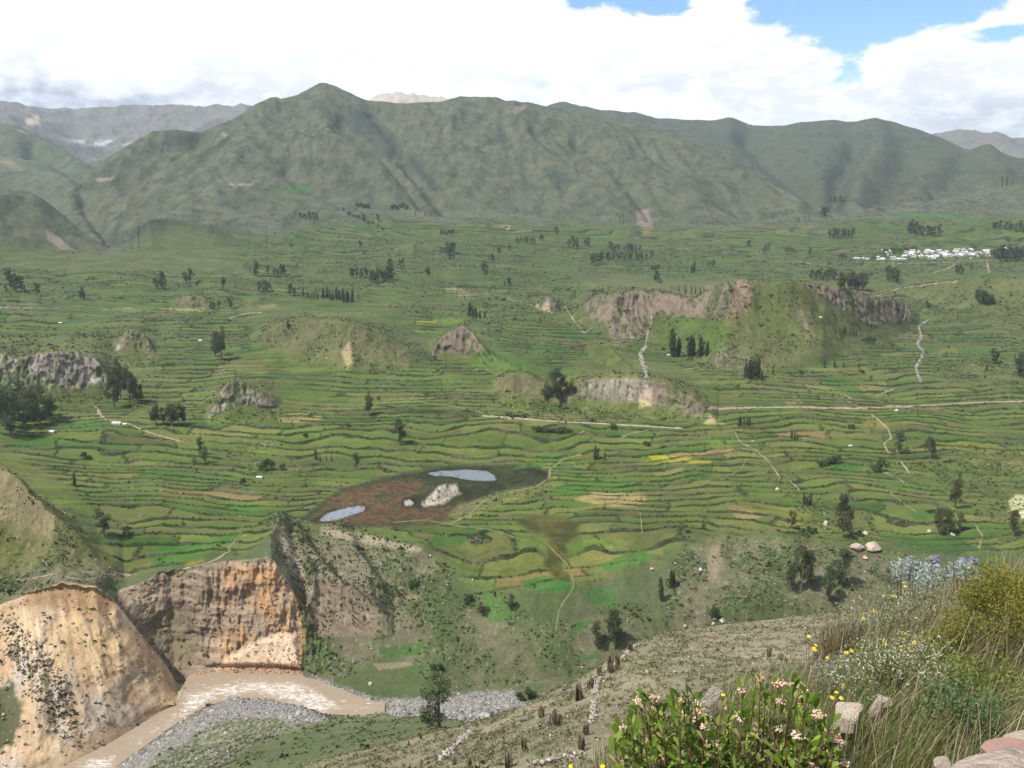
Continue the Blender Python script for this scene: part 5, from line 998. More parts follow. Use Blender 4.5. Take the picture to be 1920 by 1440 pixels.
# stones: gravel bars, rough slopes, dry hillside
def stones(name, P, size, colr):
    base = np.array([(1, 0, 0), (-1, 0, 0), (0, 1, 0), (0, -1, 0), (0, 0, 1), (0, 0, -1)], float); F = np.array([(0, 2, 4), (2, 1, 4), (1, 3, 4), (3, 0, 4), (2, 0, 5), (1, 2, 5), (3, 1, 5), (0, 3, 5)])
    n = len(P); a = rng.uniform(0, 6.28, n); c, s = np.cos(a), np.sin(a)
    v = base[None] * rng.uniform(.55, 1.2, (n, 6, 3)) + rng.normal(0, .18, (n, 6, 3)); v[..., 2] *= .65; v = np.stack([v[..., 0] * c[:, None] - v[..., 1] * s[:, None], v[..., 0] * s[:, None] + v[..., 1] * c[:, None], v[..., 2]], -1)
    v = v * np.asarray(size)[:, None, None] + P[:, None]; f = (F[None] + np.arange(n)[:, None, None] * 6).reshape(-1, 3)
    o = mesh_np(name, v.reshape(-1, 3), f, M_stone); set_col(o, np.repeat(colr, 6, 0)); o['kind'] = 'stuff'; return o
P, _ = sample_ground(grav * vis, 14000); stones('gravel', P, rng.lognormal(-1.0, .7, len(P)), (rng.uniform(.13, .34, (len(P), 1)) * np.array([[1, .95, .87]])))
w_d = vis * (np.clip(scrub, 0, 1) * (1 - slope_m) * (YY < 1300) * (TT > K['notch']) * (1 - orz) * (1 - marsh) + .6 * riverside + .05 * terr * (YY < 1300)) * (1 - grav)
P, _ = sample_ground(w_d, 5000); stones('field_stones', P, rng.lognormal(-.9, .5, len(P)), rng.uniform(.30, .50, (len(P), 1)) * np.array([[1, .92, .82]]))
w_t = inpoly(PX, PY, [(360, 1262), (470, 1248), (562, 1244), (566, 1270), (400, 1272)], 4, K['bank_near'], K['orange_top']) + .12 * talus * orf
P, _ = sample_ground(w_t, 2600); stones('talus_rubble', P, rng.lognormal(-.55, .45, len(P)), rng.uniform(.7, 1.2, (len(P), 1)) * np.array([[.38, .24, .15]]))
spurm = band(TT, K['k4'] - .2, K['spur'] + .15, .1, .1) * vis
P, _ = sample_ground(spurm, 2600); stones('hillside_stones', P, rng.lognormal(-1.9, .5, len(P)), rng.uniform(.28, .48, (len(P), 1)) * np.array([[1, .88, .76]]))
P, _ = sample_ground(spurm * sstep(.25, .6, n_sm * .5 + .5) / RR ** .7, 42000)
cc = np.array([(.12, .125, .06), (.19, .17, .10), (.25, .215, .13), (.07, .09, .035)])[rng.choice(4, len(P), p=[.3, .38, .22, .10])]
clumps('hillside_tufts', P, rng.lognormal(-1.2, .4, len(P)), cc * .85, 6, 1.2, .5)

P, _ = sample_ground(tanz * vis * (TT < K['tan_crest']) * (.2 + vs), 700); stones('cliff_rubble', P, rng.lognormal(-.5, .5, len(P)), rng.uniform(.6, 1.15, (len(P), 1)) * np.array([[.36, .27, .18]]))
P, _ = sample_ground(vis * ((vs * .6 + .04) * tanz * (TT < K['tan_crest']) + .25 * sc2 + .1 * orz * (TT < K['orange_top']) * (1 - talus)), 2600)
clumps('cliff_shrubs', P, rng.lognormal(-.2, .4, len(P)), np.array([(.05, .06, .026), (.085, .085, .045)])[rng.integers(0, 2, len(P))], 8)

# reeds and mud plants round the ponds
RP = []
for nm, pts in pond_polys.items():
    Q = smooth_loop(pts, 14); cq = Q.mean(0)
    for x, y in Q:
        for k in range(3):
            f = rng.uniform(.98, 1.22); h_ = hit(cq[0] + (x - cq[0]) * f, cq[1] + (y - cq[1]) * f, 400); RP.append((h_.x + rng.normal(0, 1.5), h_.y + rng.normal(0, 1.5), h_.z))
RP = np.array(RP); P, _ = sample_ground(marsh * sstep(.4, .6, n_sm * .5 + .5), 2600); RP = np.concatenate([RP, P])
clumps('reeds', RP, rng.lognormal(-.45, .35, len(RP)), np.array([(.045, .055, .02), (.085, .085, .032), (.10, .065, .03), (.03, .04, .014)])[rng.integers(0, 4, len(RP))], 7, 1.3, .3)

# ------------------------------------------------------------------ village, huts, boulders, walls, cacti
M_wall = simple_mat('adobe_wall', (.42, .38, .32), noise_scale=.8, amp=.3)
M_roof = simple_mat('tin_roof', (.62, .64, .67), rough=.45, spec=.4, noise_scale=.5, amp=.12)
M_roof2 = simple_mat('rusty_tin_roof', (.50, .44, .40), rough=.6, noise_scale=.5, amp=.3)
M_dark = simple_mat('dark_opening', (.03, .03, .035))
def house_mesh(w, d, h, pitch):
    v = [(-w, -d, -1.5), (w, -d, -1.5), (w, d, -1.5), (-w, d, -1.5), (-w, -d, h), (w, -d, h), (w, d, h), (-w, d, h), (-w, 0, h + pitch), (w, 0, h + pitch)]
    walls = bpy.data.meshes.new('wall'); walls.from_pydata(v, [], [(0, 1, 5, 4), (1, 2, 6, 9, 5), (2, 3, 7, 6), (3, 0, 4, 8, 7)]); walls.materials.append(M_wall)
    o = .35; t = .12; rv = []
    for z in (0, t): rv += [(-w - o, -d - o, h - .12 + z), (w + o, -d - o, h - .12 + z), (w + o, 0, h + pitch + .03 + z), (-w - o, 0, h + pitch + .03 + z), (w + o, d + o, h - .12 + z), (-w - o, d + o, h - .12 + z)]
    roof = bpy.data.meshes.new('roof'); roof.from_pydata(rv, [], [(3, 2, 1, 0), (5, 4, 2, 3), (6, 7, 8, 9), (9, 8, 10, 11), (0, 1, 7, 6), (4, 5, 11, 10), (1, 2, 8, 7), (2, 4, 10, 8), (3, 0, 6, 9), (5, 3, 9, 11)])
    door = bpy.data.meshes.new('door'); door.from_pydata([(-.5, -d - .04, -.2), (.5, -d - .04, -.2), (.5, -d - .04, 1.9), (-.5, -d - .04, 1.9), (-.5, -d + .04, -.2), (.5, -d + .04, -.2), (.5, -d + .04, 1.9), (-.5, -d + .04, 1.9)], [], [(0, 1, 2, 3), (1, 5, 6, 2), (4, 0, 3, 7), (3, 2, 6, 7)]); door.materials.append(M_dark)
    return walls, roof, door
HM = [house_mesh(w, d, h, p) for w, d, h, p in ((5, 3, 2.8, 1.3), (7, 3.2, 3, 1.6), (4, 3, 2.6, 1.1), (6, 4, 3.4, 1.8))]
RM = []
for hm in HM:
    r2 = hm[1].copy(); r2.materials.append(M_roof2); hm[1].materials.append(M_roof); RM.append(r2)
def house(name, px, py, k, label, group, rz, sc=1.0, rusty=False, cat='house', tmin=300):
    p = hit(px, py, tmin); root = bpy.data.objects.new(name, None); scene.collection.objects.link(root); root.location = p; root.rotation_euler = (0, 0, rz); root.scale = (sc,) * 3
    for n_, m_ in zip(('wall', 'roof', 'door'), (HM[k][0], RM[k] if rusty else HM[k][1], HM[k][2])):
        c = bpy.data.objects.new(n_, m_); scene.collection.objects.link(c); c.parent = root
    tag(root, label, cat, group); return root
rv = random.Random(5)
vill = [(1604, 486), (1609, 486), (1620, 486.5), (1626, 486.5), (1646, 488), (1820, 485.5), (1880, 467), (1884, 468)]
for (x0, x1, ya, yb, n) in ((1638, 1650, 480, 484, 5), (1640, 1655, 486, 489, 3), (1655, 1682, 471, 474, 6), (1655, 1670, 479, 485, 6), (1668, 1695, 484, 487, 9), (1695, 1735, 474, 483, 16), (1710, 1745, 472, 482, 14), (1734, 1765, 471, 482, 22), (1760, 1795, 472, 482, 30), (1792, 1835, 469, 481, 36), (1838, 1858, 471, 480, 14), (1735, 1760, 484, 486, 5), (1690, 1700, 471, 476, 4)):
    vill += [(rv.uniform(x0, x1), rv.uniform(ya - 1.5, yb + 1)) for _ in range(int(n * .8))]
vill.sort()
thirds = [(0, 1636, 'isolated at the far left edge of the distant village'), (1636, 1700, 'in the loose left part of the distant village'), (1700, 1735, 'left of the middle of the distant village'), (1735, 1765, 'in the middle of the distant village'), (1765, 1795, 'in the crowded core of the distant village'), (1795, 1836, 'in the dense right part of the distant village'), (1836, 1870, 'between the trees at the right end of the distant village'), (1870, 1999, 'among the dark trees right of the distant village')]
for x0, x1, place in thirds:
    q = [v for v in vill if x0 <= v[0] < x1]
    for i, (x, y) in enumerate(q):
        rus = rv.random() < .25
        house('house', x, y, rv.randrange(4), '%s roofed house %s' % ('dull tin' if rus else 'white', place), 'houses ' + place, rv.choice((0, 1.57, .2, -.25, 1.3)) + rv.uniform(-.1, .1), rv.uniform(.75, 1.1), rus, tmin=1200)
for x, y, k, s_, lab in ((98, 811, 2, .62, 'small white roofed hut in the green field near the left edge wood'), (487, 897, 2, .62, 'tiny white roofed hut alone in the fields left of the lake'), (219, 796, 1, .62, 'low white farmhouse at the bend of the farm track'), (234, 797, 2, .5, 'small white shed beside the low farmhouse'), (113, 607, 2, .6, 'tiny white hut on the dark terraces at the upper left'), (1538, 596, 2, .5, 'tiny white shed on the right flank of the big bluff'), (1253, 667, 2, .5, 'small pale hut left of the poplars in the bluff bowl'), (376, 640, 2, .6, 'pale hut beside the path left of the big dense tree'), (1594, 837, 2, .4, 'little grey hut on the terraces left of the pale footpath')):
    house('hut', x, y, k, lab, None, rv.uniform(-.4, .4), s_, cat='hut')

def rock_mesh(seed, sub=3, rough=.22, flat=.7):
    import bmesh
    bm = bmesh.new(); bmesh.ops.create_icosphere(bm, subdivisions=sub, radius=1); rg = np.random.default_rng(seed)
    cuts = [(d / np.linalg.norm(d), rg.uniform(.55, .85)) for d in rg.normal(size=(11, 3))]
    for v in bm.verts:
        p = np.array(v.co)
        for d, h_ in cuts:
            k = p @ d - h_
            if k > 0: p -= d * k * .92
        p *= 1 + rough * .35 * float(perlin(p[0] * 1.8 + seed, p[1] * 1.8 + p[2] * 1.3)) + rough * .12 * float(perlin(p[0] * 6 + seed, p[1] * 6 + p[2] * 4))
        p[2] *= flat; v.co = p
    me = bpy.data.meshes.new('rock'); bm.to_mesh(me); bm.free(); return me
M_pink = simple_mat('pink_boulder', (.42, .34, .28), noise_scale=1.5, amp=.35, bump=.6)
M_white_rock = simple_mat('pale_quartz_rock', (.74, .67, .56), noise_scale=12, vary=(.50, .37, .24), bump=.8)
M_grey_rock = simple_mat('grey_rock', (.36, .33, .29), noise_scale=6, vary=(.50, .42, .33), bump=.8)
M_red_rock = simple_mat('red_stone', (.30, .13, .10), noise_scale=30, vary=(.44, .32, .26), bump=.6)
def rock(name, p, sx, sy, sz, mat, label, seed, rz=0, flat=.7, cat='rock', tilt=(0, 0), group=None, sub=3):
    me = rock_mesh(seed, sub, .25, flat); me.materials.append(mat)
    o = bpy.data.objects.new(name, me); scene.collection.objects.link(o); o.location = p; o.scale = (sx, sy, sz); o.rotation_euler = (tilt[0], tilt[1], rz); tag(o, label, cat, group); return o
for i, (x, y, w_, h_, lab) in enumerate([(1606, 1030, 34, 18, 'large pink boulder, the left one of the pair in the field'), (1638, 1030, 38, 22, 'large pink boulder with pale top, the right one of the pair in the field'), (1622, 1047, 16, 8, 'small flat pink stone below the pair of large boulders'), (1786, 1003, 14, 8, 'grey boulder at the foot of the dark tree clump'), (1742, 997, 10, 8, 'small grey boulder left of the dark tree clump'), (1622, 1002, 16, 10, 'pale boulder right of the big bushy tree'), (1548, 984, 16, 12, 'cluster of pale stones left of the big bushy tree'), (1354, 1166, 16, 13, 'whitish boulder on the crest of the dry hillside'),
                                       (1337, 1172, 9, 12, 'small dark faced boulder beside the whitish one on the crest'), (1284, 1175, 9, 7, 'reddish stone on the lip of the dry hillside'), (1222, 1068, 10, 8, 'single pale boulder in the fields above the dry hillside'), (694, 1284, 13, 8, 'pale boulder on the far river bank'), (860, 1303, 10, 8, 'whitish boulder behind the tall leaning tree'), (1092, 1252, 7, 6, 'small white boulder beside the wall in the valley bottom'), (886, 1090, 5, 10, 'upright white stone in the bushes'), (1458, 918, 12, 7, 'pale boulder at the lower end of the zigzag wall'), (1512, 1178, 10, 6, 'pinkish stone on the right of the dry hillside')]):
    p = hit(x, y, 120); k = p.length / FPX * .5 if False else math.hypot(p.x, p.y, p.z - CAMZ) / FPX * .5
    rock('boulder', (p.x, p.y, p.z + h_ * k * .35), w_ * k * .85, w_ * k * .7, h_ * k * 1.05, M_pink if 'pink' in lab or 'reddish' in lab else M_grey_rock, lab, 40 + i, rv.uniform(0, 3), .8, 'boulder')
# dry stone walls on the spur: rows of individual stones in one wall
def stone_wall(pts, width, label, seed, tmin=60, gap=.12, big=1.0):
    W = np.array([hit(x, y, tmin)[:2] for x, y in resample(pts, 3)]); W = resample(W, .28 * big); rg = np.random.default_rng(seed); V, F, Cc, o = [], [], [], 0
    base = np.array([(-1, -1, -1), (1, -1, -1), (1, 1, -1), (-1, 1, -1), (-1, -1, 1), (1, -1, 1), (1, 1, 1), (-1, 1, 1)], float) * [.8, .8, .75]; Fq = np.array([(0, 3, 2, 1), (4, 5, 6, 7), (0, 1, 5, 4), (1, 2, 6, 5), (2, 3, 7, 6), (3, 0, 4, 7)])
    for x, y in W:
        if perlin(x / 4 + seed, y / 4) < -.18 - gap or rg.random() < .2: continue
        for lay_ in range(2):
            s = rg.uniform(.16, .34) * big; dx, dy = rg.normal(0, width * .5, 2); px_, py_ = x + dx, y + dy; a = rg.uniform(0, 6.28)
            v = base + rg.uniform(-.3, .3, (8, 3)); v = v * s * [1.1, .8, .7]; v = np.stack([v[:, 0] * math.cos(a) - v[:, 1] * math.sin(a), v[:, 0] * math.sin(a) + v[:, 1] * math.cos(a), v[:, 2]], -1)
            V.append(v + [px_, py_, ground_z(px_, py_) + s * .4 + lay_ * .26 * big]); F.append(Fq + o); o += 8; Cc.append(np.repeat(rg.uniform(.20, .42, (1, 1)) * [[1, .86, .72]], 8, 0))
    ob = mesh_np('stone_wall', np.concatenate(V), np.concatenate(F), M_stone); set_col(ob, np.concatenate(Cc)); tag(ob, label, 'stone wall')
stone_wall([(1192, 1212), (1178, 1224), (1160, 1243), (1146, 1252), (1132, 1262), (1122, 1278), (1116, 1300), (1112, 1322), (1112, 1345), (1106, 1366)], .5, 'tumbled dry stone wall running down the crest of the dry hillside', 1)
stone_wall([(990, 1440), (1010, 1432), (1040, 1428), (1070, 1420), (1096, 1414), (1135, 1405)], .6, 'low reddish stone wall across the foot of the dry hillside beside the shrub', 2)
stone_wall([(818, 1436), (836, 1420), (846, 1405), (866, 1388), (885, 1372)], .8, 'collapsed stone wall going uphill at the lower left of the spur', 3)
stone_wall([(1170, 1420), (1180, 1400), (1200, 1385)], .5, 'short heap of stones behind the leafy shrub', 4)
M_cactus = simple_mat('cactus_skin', (.085, .075, .045), noise_scale=3, vary=(.15, .115, .075), bump=.4)
def cactus_mesh(seed, n, spread):
    rg = np.random.default_rng(seed); parts = []
    for i in range(n):
        a = rg.uniform(0, 6.28); rr_ = spread * rg.uniform(.1, 1); h_ = rg.uniform(.55, 1) * (1 - .25 * rr_ / spread); b0 = np.array([math.cos(a) * rr_ * .55, math.sin(a) * rr_ * .55, -.05]); b1 = np.array([math.cos(a) * rr_, math.sin(a) * rr_, h_ * .35]); b2 = b1 + [rg.normal(0, .02), rg.normal(0, .02), h_ * .62]
        P = np.array([b0, (b0 + b1) / 2 + [0, 0, -.02], b1, (b1 + b2) / 2, b2, b2 + [0, 0, .03]]); v, f = tube(P, [.03, .032, .034, .036, .032, .006], 10)
        v = v.reshape(6, 10, 3); c = v.mean(1, keepdims=True); sc = np.where(np.arange(10) % 2 == 0, 1.0, .78)[None, :, None]; v = (c + (v - c) * sc).reshape(-1, 3); parts.append((v, f))
    v, f = merge(parts); o = mesh_np('cactus', v, f, M_cactus); me = o.data; bpy.data.objects.remove(o); return me
CM = [cactus_mesh(11, 12, .24), cactus_mesh(12, 17, .36), cactus_mesh(13, 9, .18), cactus_mesh(14, 14, .3)]
for x, y, h_, k, lab in [(1182, 1222, 24, 0, 'brown cactus clump at the very top of the stone wall'), (1150, 1260, 36, 1, 'big spreading cactus clump beside the white stones of the wall'), (1125, 1266, 20, 3, 'cactus clump on the skyline left of the big spreading one'), (1108, 1290, 22, 1, 'wide low cactus clump just left of the stone wall'), (1083, 1314, 38, 0, 'tall dense cactus clump left of the stone wall'), (1015, 1346, 28, 2, 'narrow cactus clump below the blue agave patch'), (1043, 1360, 32, 1, 'broad cactus clump with white stones at its base'), (1100, 1378, 24, 3, 'cactus clump touching the lower end of the long wall'), (1090, 1408, 34, 0, 'cactus clump beside a white stone near the low wall'), (983, 1408, 28, 2, 'sparse cactus clump of thin stems on the lower slope'), (953, 1440, 36, 0, 'dense cactus clump at the bottom edge of the photo'), (880, 1438, 20, 2, 'small cactus clump left of the dense bottom one'), (853, 1434, 18, 2, 'small cactus clump beside the collapsed wall'), (767, 1398, 11, 2, 'tiny cactus clump on the green lower slope'), (1441, 1232, 22, 2, 'lone dark cactus stump behind the dry grass')]:
    p = hit(x, y, 60); H = h_ * math.hypot(p.x, p.y, p.z - CAMZ) / FPX * 1.1; o = bpy.data.objects.new('cactus', CM[k]); scene.collection.objects.link(o); o.location = p; o.scale = (H, H, H); o.rotation_euler = (0, 0, rv.uniform(0, 6)); tag(o, lab, 'cactus', 'cactus clumps on the dry hillside')
M_agave = simple_mat('agave_leaf', (.10, .16, .13), noise_scale=3, amp=.25)
def agave_patch(px, py, n, spread, label):
    c = hit(px, py, 60); V = []; F = []; o = 0
    for q in range(n):
        x, y = c.x + rv.gauss(0, spread), c.y + rv.gauss(0, spread * .7); z = ground_z(x, y)
        for i in range(16):
            a = i * 2.4; el = .25 + .9 * i / 16; L = rv.uniform(.45, .65); d = np.array([math.cos(a) * math.cos(el), math.sin(a) * math.cos(el), math.sin(el)]); s = np.array([-math.sin(a), math.cos(a), 0]) * .06; b = np.array([x, y, z]); up = np.array([0, 0, .03])
            V += [b - s, b + s, b + d * L * .5 + s * 1.2 - up, b + d * L * .5 - s * 1.2 - up, b + d * L]; F += [(o, o + 1, o + 2, o + 3)]; F += [(o + 3, o + 2, o + 4, o + 4)]; o += 5
    F = [f for f in F]; me = bpy.data.meshes.new('agave_patch'); me.from_pydata([tuple(v) for v in V], [], [f if len(set(f)) == 4 else f[:3] for f in F]); me.materials.append(M_agave)
    ob = bpy.data.objects.new('agave_patch', me); scene.collection.objects.link(ob); tag(ob, label, 'agave')
agave_patch(1068, 1290, 9, .9, 'blue green agave patch between the upper cactus clumps'); agave_patch(978, 1354, 8, .9, 'blue green agave patch on the edge of the spur above the narrow cactus')

# ------------------------------------------------------------------ plants and rocks right in front of the camera
def at(px, py, d):
    """point d metres along the horizontal from the eye towards a photo pixel"""
    X, Y, Z = pix_dir(px, py); h = math.hypot(X, Y); return np.array([X / h * d, Y / h * d, CAMZ + Z / h * d])
def above(px, py, H):
    best = None
    for d in np.arange(1.6, 10, .1):
        p = at(px, py, d); g = p[2] - ground_z(p[0], p[1])
        if g <= H: return p, g
        if best is None or g < best[1]: best = (p, g)
    return best
M_blade = attr_mat('grass_blades', .8, .3); M_leaf_fg = attr_mat('broad_leaves', .5, .4)
def blades(name, roots, length, width, lean, colr, seg=4, curl=.6, kind='stuff', mat=None):
    n = len(roots); L = np.asarray(length)[:, None]; az = rng.uniform(0, 6.28, n); d0 = np.stack([np.cos(az) * .25, np.sin(az) * .25, np.ones(n)], -1); d0 += np.asarray(lean) * .5; d0 /= np.linalg.norm(d0, axis=1)[:, None]
    bend = np.asarray(lean) * 1.0 + rng.normal(0, .22, (n, 3)); bend[:, 2] -= curl * rng.uniform(.2, 1, n)
    side = np.cross(d0, [0, 1, 0]) + rng.normal(0, .3, (n, 3)); side /= np.linalg.norm(side, axis=1)[:, None]
    pts = []; p = roots.copy(); d = d0.copy()
    for s in range(seg + 1):
        w = np.asarray(width)[:, None] * (1 - s / seg) ** .7 * .5 + .0004; pts += [p - side * w, p + side * w]; p = p + d * L / seg; d = d + bend * (1.0 / seg); d /= np.linalg.norm(d, axis=1)[:, None]
    v = np.stack(pts, 1).reshape(-1, 3); m = 2 * (seg + 1); b = np.arange(n)[:, None] * m
    f = np.concatenate([b + [2 * s, 2 * s + 1, 2 * s + 3, 2 * s + 2] for s in range(seg)], 0)
    o = mesh_np(name, v, f, mat or M_blade, True); set_col(o, np.repeat(colr, m, 0)); o['kind'] = kind; return o
def knoll_points(n, x0, x1, y0, y1, dens=None):
    """random ground points of the near knoll seen inside a photo window (plus a margin)"""
    out = []
    while len(out) < n:
        px = random.uniform(x0, x1); py = random.uniform(y0, y1); X, Y, Z = pix_dir(px, py); az = math.atan2(X, Y); c = int(round(float(col_of(az)))); kn = GR[gi('knoll'), c]
        r = random.uniform(1.4, kn * 1.12); x, y = math.sin(az) * r, math.cos(az) * r; z = ground_z(x, y); qx, qy = proj(x, y, z - CAMZ)
        if y0 - 60 < qy < y1 + 60 and (dens is None or random.random() < dens(qx, qy)): out.append((x, y, z))
    return np.array(out)
def colpick(n, cols, p): return np.array(cols)[rng.choice(len(cols), n, p=p)] * rng.uniform(.8, 1.2, (n, 1))
STRAW, OLIVE, GREEN, PALE, BROWN = (.34, .28, .16), (.17, .175, .05), (.10, .17, .035), (.46, .41, .27), (.19, .14, .08)
# edge line of the knoll (to hang grass over it)
def sel(a, b, c_, d): return lambda x, y: 1.0 if (a <= x <= b and c_ <= y <= d) else 0.0
P = knoll_points(17000, 1330, 1960, 1130, 1500); blades('dry_grass', P, rng.uniform(.16, .42, len(P)), rng.uniform(.0025, .005, len(P)), (.35, .0, .1), colpick(len(P), (STRAW, OLIVE, GREEN, PALE, BROWN), [.20, .32, .26, .18, .04]))
P = knoll_points(6500, 1600, 1960, 1130, 1330); blades('tall_dry_grass', P, rng.uniform(.3, .62, len(P)), rng.uniform(.002, .004, len(P)), (.45, .05, .1), colpick(len(P), (STRAW, OLIVE, PALE, BROWN), [.25, .42, .29, .04]), 5)
P = knoll_points(7000, 1650, 1960, 1280, 1460); blades('green_grass', P, rng.uniform(.10, .28, len(P)), rng.uniform(.003, .006, len(P)), (.3, 0, .1), colpick(len(P), (GREEN, (.09, .15, .05), OLIVE, STRAW), [.4, .25, .2, .15]))
# long windblown stems arching to the right
P = knoll_points(900, 1560, 1900, 1330, 1500); blades('windblown_grass', P, rng.uniform(.45, .85, len(P)), rng.uniform(.002, .0035, len(P)), (1.3, .2, -.1), colpick(len(P), (STRAW, PALE, BROWN, OLIVE), [.4, .2, .25, .15]), 7, .5)
P = knoll_points(2600, 1100, 1420, 1380, 1560); blades('grass_under_shrub', P, rng.uniform(.1, .3, len(P)), rng.uniform(.003, .005, len(P)), (.1, 0, .2), colpick(len(P), (STRAW, OLIVE, GREEN), [.3, .4, .3]))
def tussock(px, py, n, L, label, colr, lean, sp=.05):
    p, g = above(px, py, .03); r0 = np.array([p[0], p[1], ground_z(p[0], p[1])]) + rng.normal(0, sp, (n, 3)) * [1, 1, .1]
    o = blades('grass_tussock', r0, rng.uniform(.5, 1, n) * L, rng.uniform(.002, .004, n), lean, colpick(n, colr, None), 6, .8); del o['kind']; tag(o, label, 'grass tussock')
tussock(1572, 1300, 900, .50, 'dark brown grass tussock standing on the edge left of the herbs', (BROWN, (.10, .08, .04), STRAW), (.12, 0, .4), .05)
tussock(1715, 1320, 800, .5, 'brown tussock leaning right behind the striped rock', (BROWN, STRAW, OLIVE), (.8, 0, .1), .05)
tussock(1470, 1330, 600, .42, 'pale feathery tussock behind the leafy shrub', (STRAW, PALE, BROWN), (.5, 0, .3), .07)
tussock(1790, 1200, 700, .5, 'straw coloured tussock under the violet flowers', (STRAW, PALE, STRAW), (.3, 0, .4), .10)
tussock(1905, 1250, 600, .6, 'grey brown tussock at the right edge', (BROWN, STRAW, OLIVE), (-.05, 0, .6), .06)
# small leafy herbs
def herb_cloud(name, lobes, nleaf, size, cols, p, label=None, cat=None, stems=True, aspect=.4, upd=.5):
    """lobes: (px, py, distance, radius in m). A bushy plant: stems fanning from the ground plus small leaves"""
    rg = np.random.default_rng(abs(hash(name + str(label))) % 9999 if False else len(str(label)) * 13 + len(lobes)); cs, tubes = [], []
    per = nleaf // len(lobes); L = [at(a, b, d) for a, b, d, r in lobes]; root_ = np.mean(L, axis=0); root_[2] = ground_z(root_[0], root_[1]) - .03
    for c, (_, _, _, r) in zip(L, lobes):
        d = rg.normal(size=(per, 3)); d /= np.linalg.norm(d, axis=1)[:, None]; cs.append(c + d * r * rg.uniform(.2, 1, (per, 1)) ** .6)
        b = np.array([c[0], c[1], ground_z(c[0], c[1]) - .02]) * .55 + root_ * .45; b[2] = ground_z(b[0], b[1]) - .02
        for k in range(4): e_ = c + rg.normal(0, r * .5, 3); m = (b + e_) / 2 + rg.normal(0, .02, 3); tubes.append(tube([b, m, e_], [.005, .0035, .0015], 4))
    cen = np.concatenate(cs); dirs = rg.normal(size=cen.shape); dirs[:, 2] += upd; v, f = leaf_quads(cen, rg.uniform(.6, 1.3, len(cen)) * size, rg, aspect, 0, dirs)
    colr = np.array(cols)[rg.choice(len(cols), len(cen), p=p)] * rg.uniform(.75, 1.25, (len(cen), 1))
    if label is None: o = mesh_np(name, v, f, M_blade); set_col(o, np.repeat(colr, 4, 0)); o['kind'] = 'stuff'; return o
    root = bpy.data.objects.new(name, None); scene.collection.objects.link(root); root.location = root_; tag(root, label, cat)
    o = mesh_np('foliage', v - root_, f, M_blade, False, root); set_col(o, np.repeat(colr, 4, 0))
    tv, tf = merge(tubes); mesh_np('stems', tv - root_, tf, M_bark, True, root); return root
OB = []
for i in range(34):
    x = rv.uniform(1745, 1960); top = np.interp(x, [1745, 1790, 1835, 1862, 1885, 1960], [1200, 1130, 1085, 1050, 1070, 1075]); y = rv.uniform(top, 1275); OB.append((x, y, rv.uniform(4.4, 5.6), rv.uniform(.07, .13)))
herb_cloud('olive_bush', OB, 15000, .019, ((.17, .18, .028), (.24, .22, .04), (.12, .15, .028), (.24, .15, .05)), [.4, .25, .27, .08], 'tall olive yellow bush with tiny leaves rising at the right edge', 'bush', aspect=.35, upd=.8)
herb_cloud('olive_bush', [(rv.uniform(1590, 1690), rv.uniform(1235, 1310), rv.uniform(4.3, 5), .08) for _ in range(12)], 5000, .017, ((.12, .135, .028), (.16, .16, .035), (.09, .12, .025)), [.45, .2, .35], 'low olive green bush among the daisies above the white rock', 'bush', aspect=.35, upd=.8)
herb_cloud('silver_shrub', [(rv.uniform(1585, 1660), rv.uniform(1170, 1215), rv.uniform(5.2, 6), .09) for _ in range(12)], 4200, .022, ((.24, .29, .20), (.16, .23, .12), (.34, .37, .28)), [.4, .35, .25], 'silvery green shrub with small leaves right of the dark tussock', 'shrub', aspect=.35)
herb_cloud('silver_shrub', [(rv.uniform(1690, 1760), rv.uniform(1062, 1120), rv.uniform(6, 6.8), .08) for _ in range(10)] + [(1715, 1065, 6.4, .05), (1748, 1058, 6.4, .05)], 3600, .026, ((.34, .38, .33), (.24, .29, .23), (.42, .44, .38)), [.45, .3, .25], 'silver leaved shrub carrying the left violet flower heads', 'shrub', aspect=.3)
herb_cloud('silver_shrub', [(rv.uniform(1790, 1832), rv.uniform(1065, 1115), rv.uniform(6, 6.8), .07) for _ in range(7)], 2200, .026, ((.34, .38, .33), (.24, .29, .23), (.42, .44, .38)), [.45, .3, .25], 'silver leaved shrub carrying the right violet flower heads', 'shrub', aspect=.3)
herb_cloud('grey_shrub', [(rv.uniform(1545, 1590), rv.uniform(1240, 1330), rv.uniform(4.2, 5), .07) for _ in range(12)], 4200, .014, ((.26, .25, .19), (.18, .19, .12), (.38, .36, .29)), [.4, .35, .25], 'fine grey twiggy shrub between the leafy shrub and the white rock', 'shrub', aspect=.35)
herb_cloud('herbs', [(rv.uniform(1600, 1790), rv.uniform(1125, 1250), rv.uniform(4.8, 6.4), .09) for _ in range(46)], 11000, .017, ((.27, .27, .17), (.17, .19, .085), (.40, .38, .28), (.12, .14, .05)), [.3, .3, .2, .2])
herb_cloud('herbs', [(rv.uniform(1560, 1780), rv.uniform(1200, 1340), rv.uniform(4.0, 5.4), .08) for _ in range(40)], 9000, .014, ((.42, .41, .30), (.14, .18, .05), (.20, .23, .10), (.55, .53, .42)), [.25, .35, .25, .15])
herb_cloud('herbs', [(rv.uniform(1740, 1930), rv.uniform(1240, 1330), rv.uniform(3.8, 4.8), .09) for _ in range(26)], 6000, .02, ((.15, .18, .035), (.11, .16, .035), (.22, .22, .06)), [.4, .35, .25])
herb_cloud('herbs', [(rv.uniform(1730, 1900), rv.uniform(1290, 1360), rv.uniform(3.3, 4), .06) for _ in range(20)], 3500, .018, ((.08, .14, .05), (.10, .16, .07), (.16, .17, .07)), [.4, .35, .25])
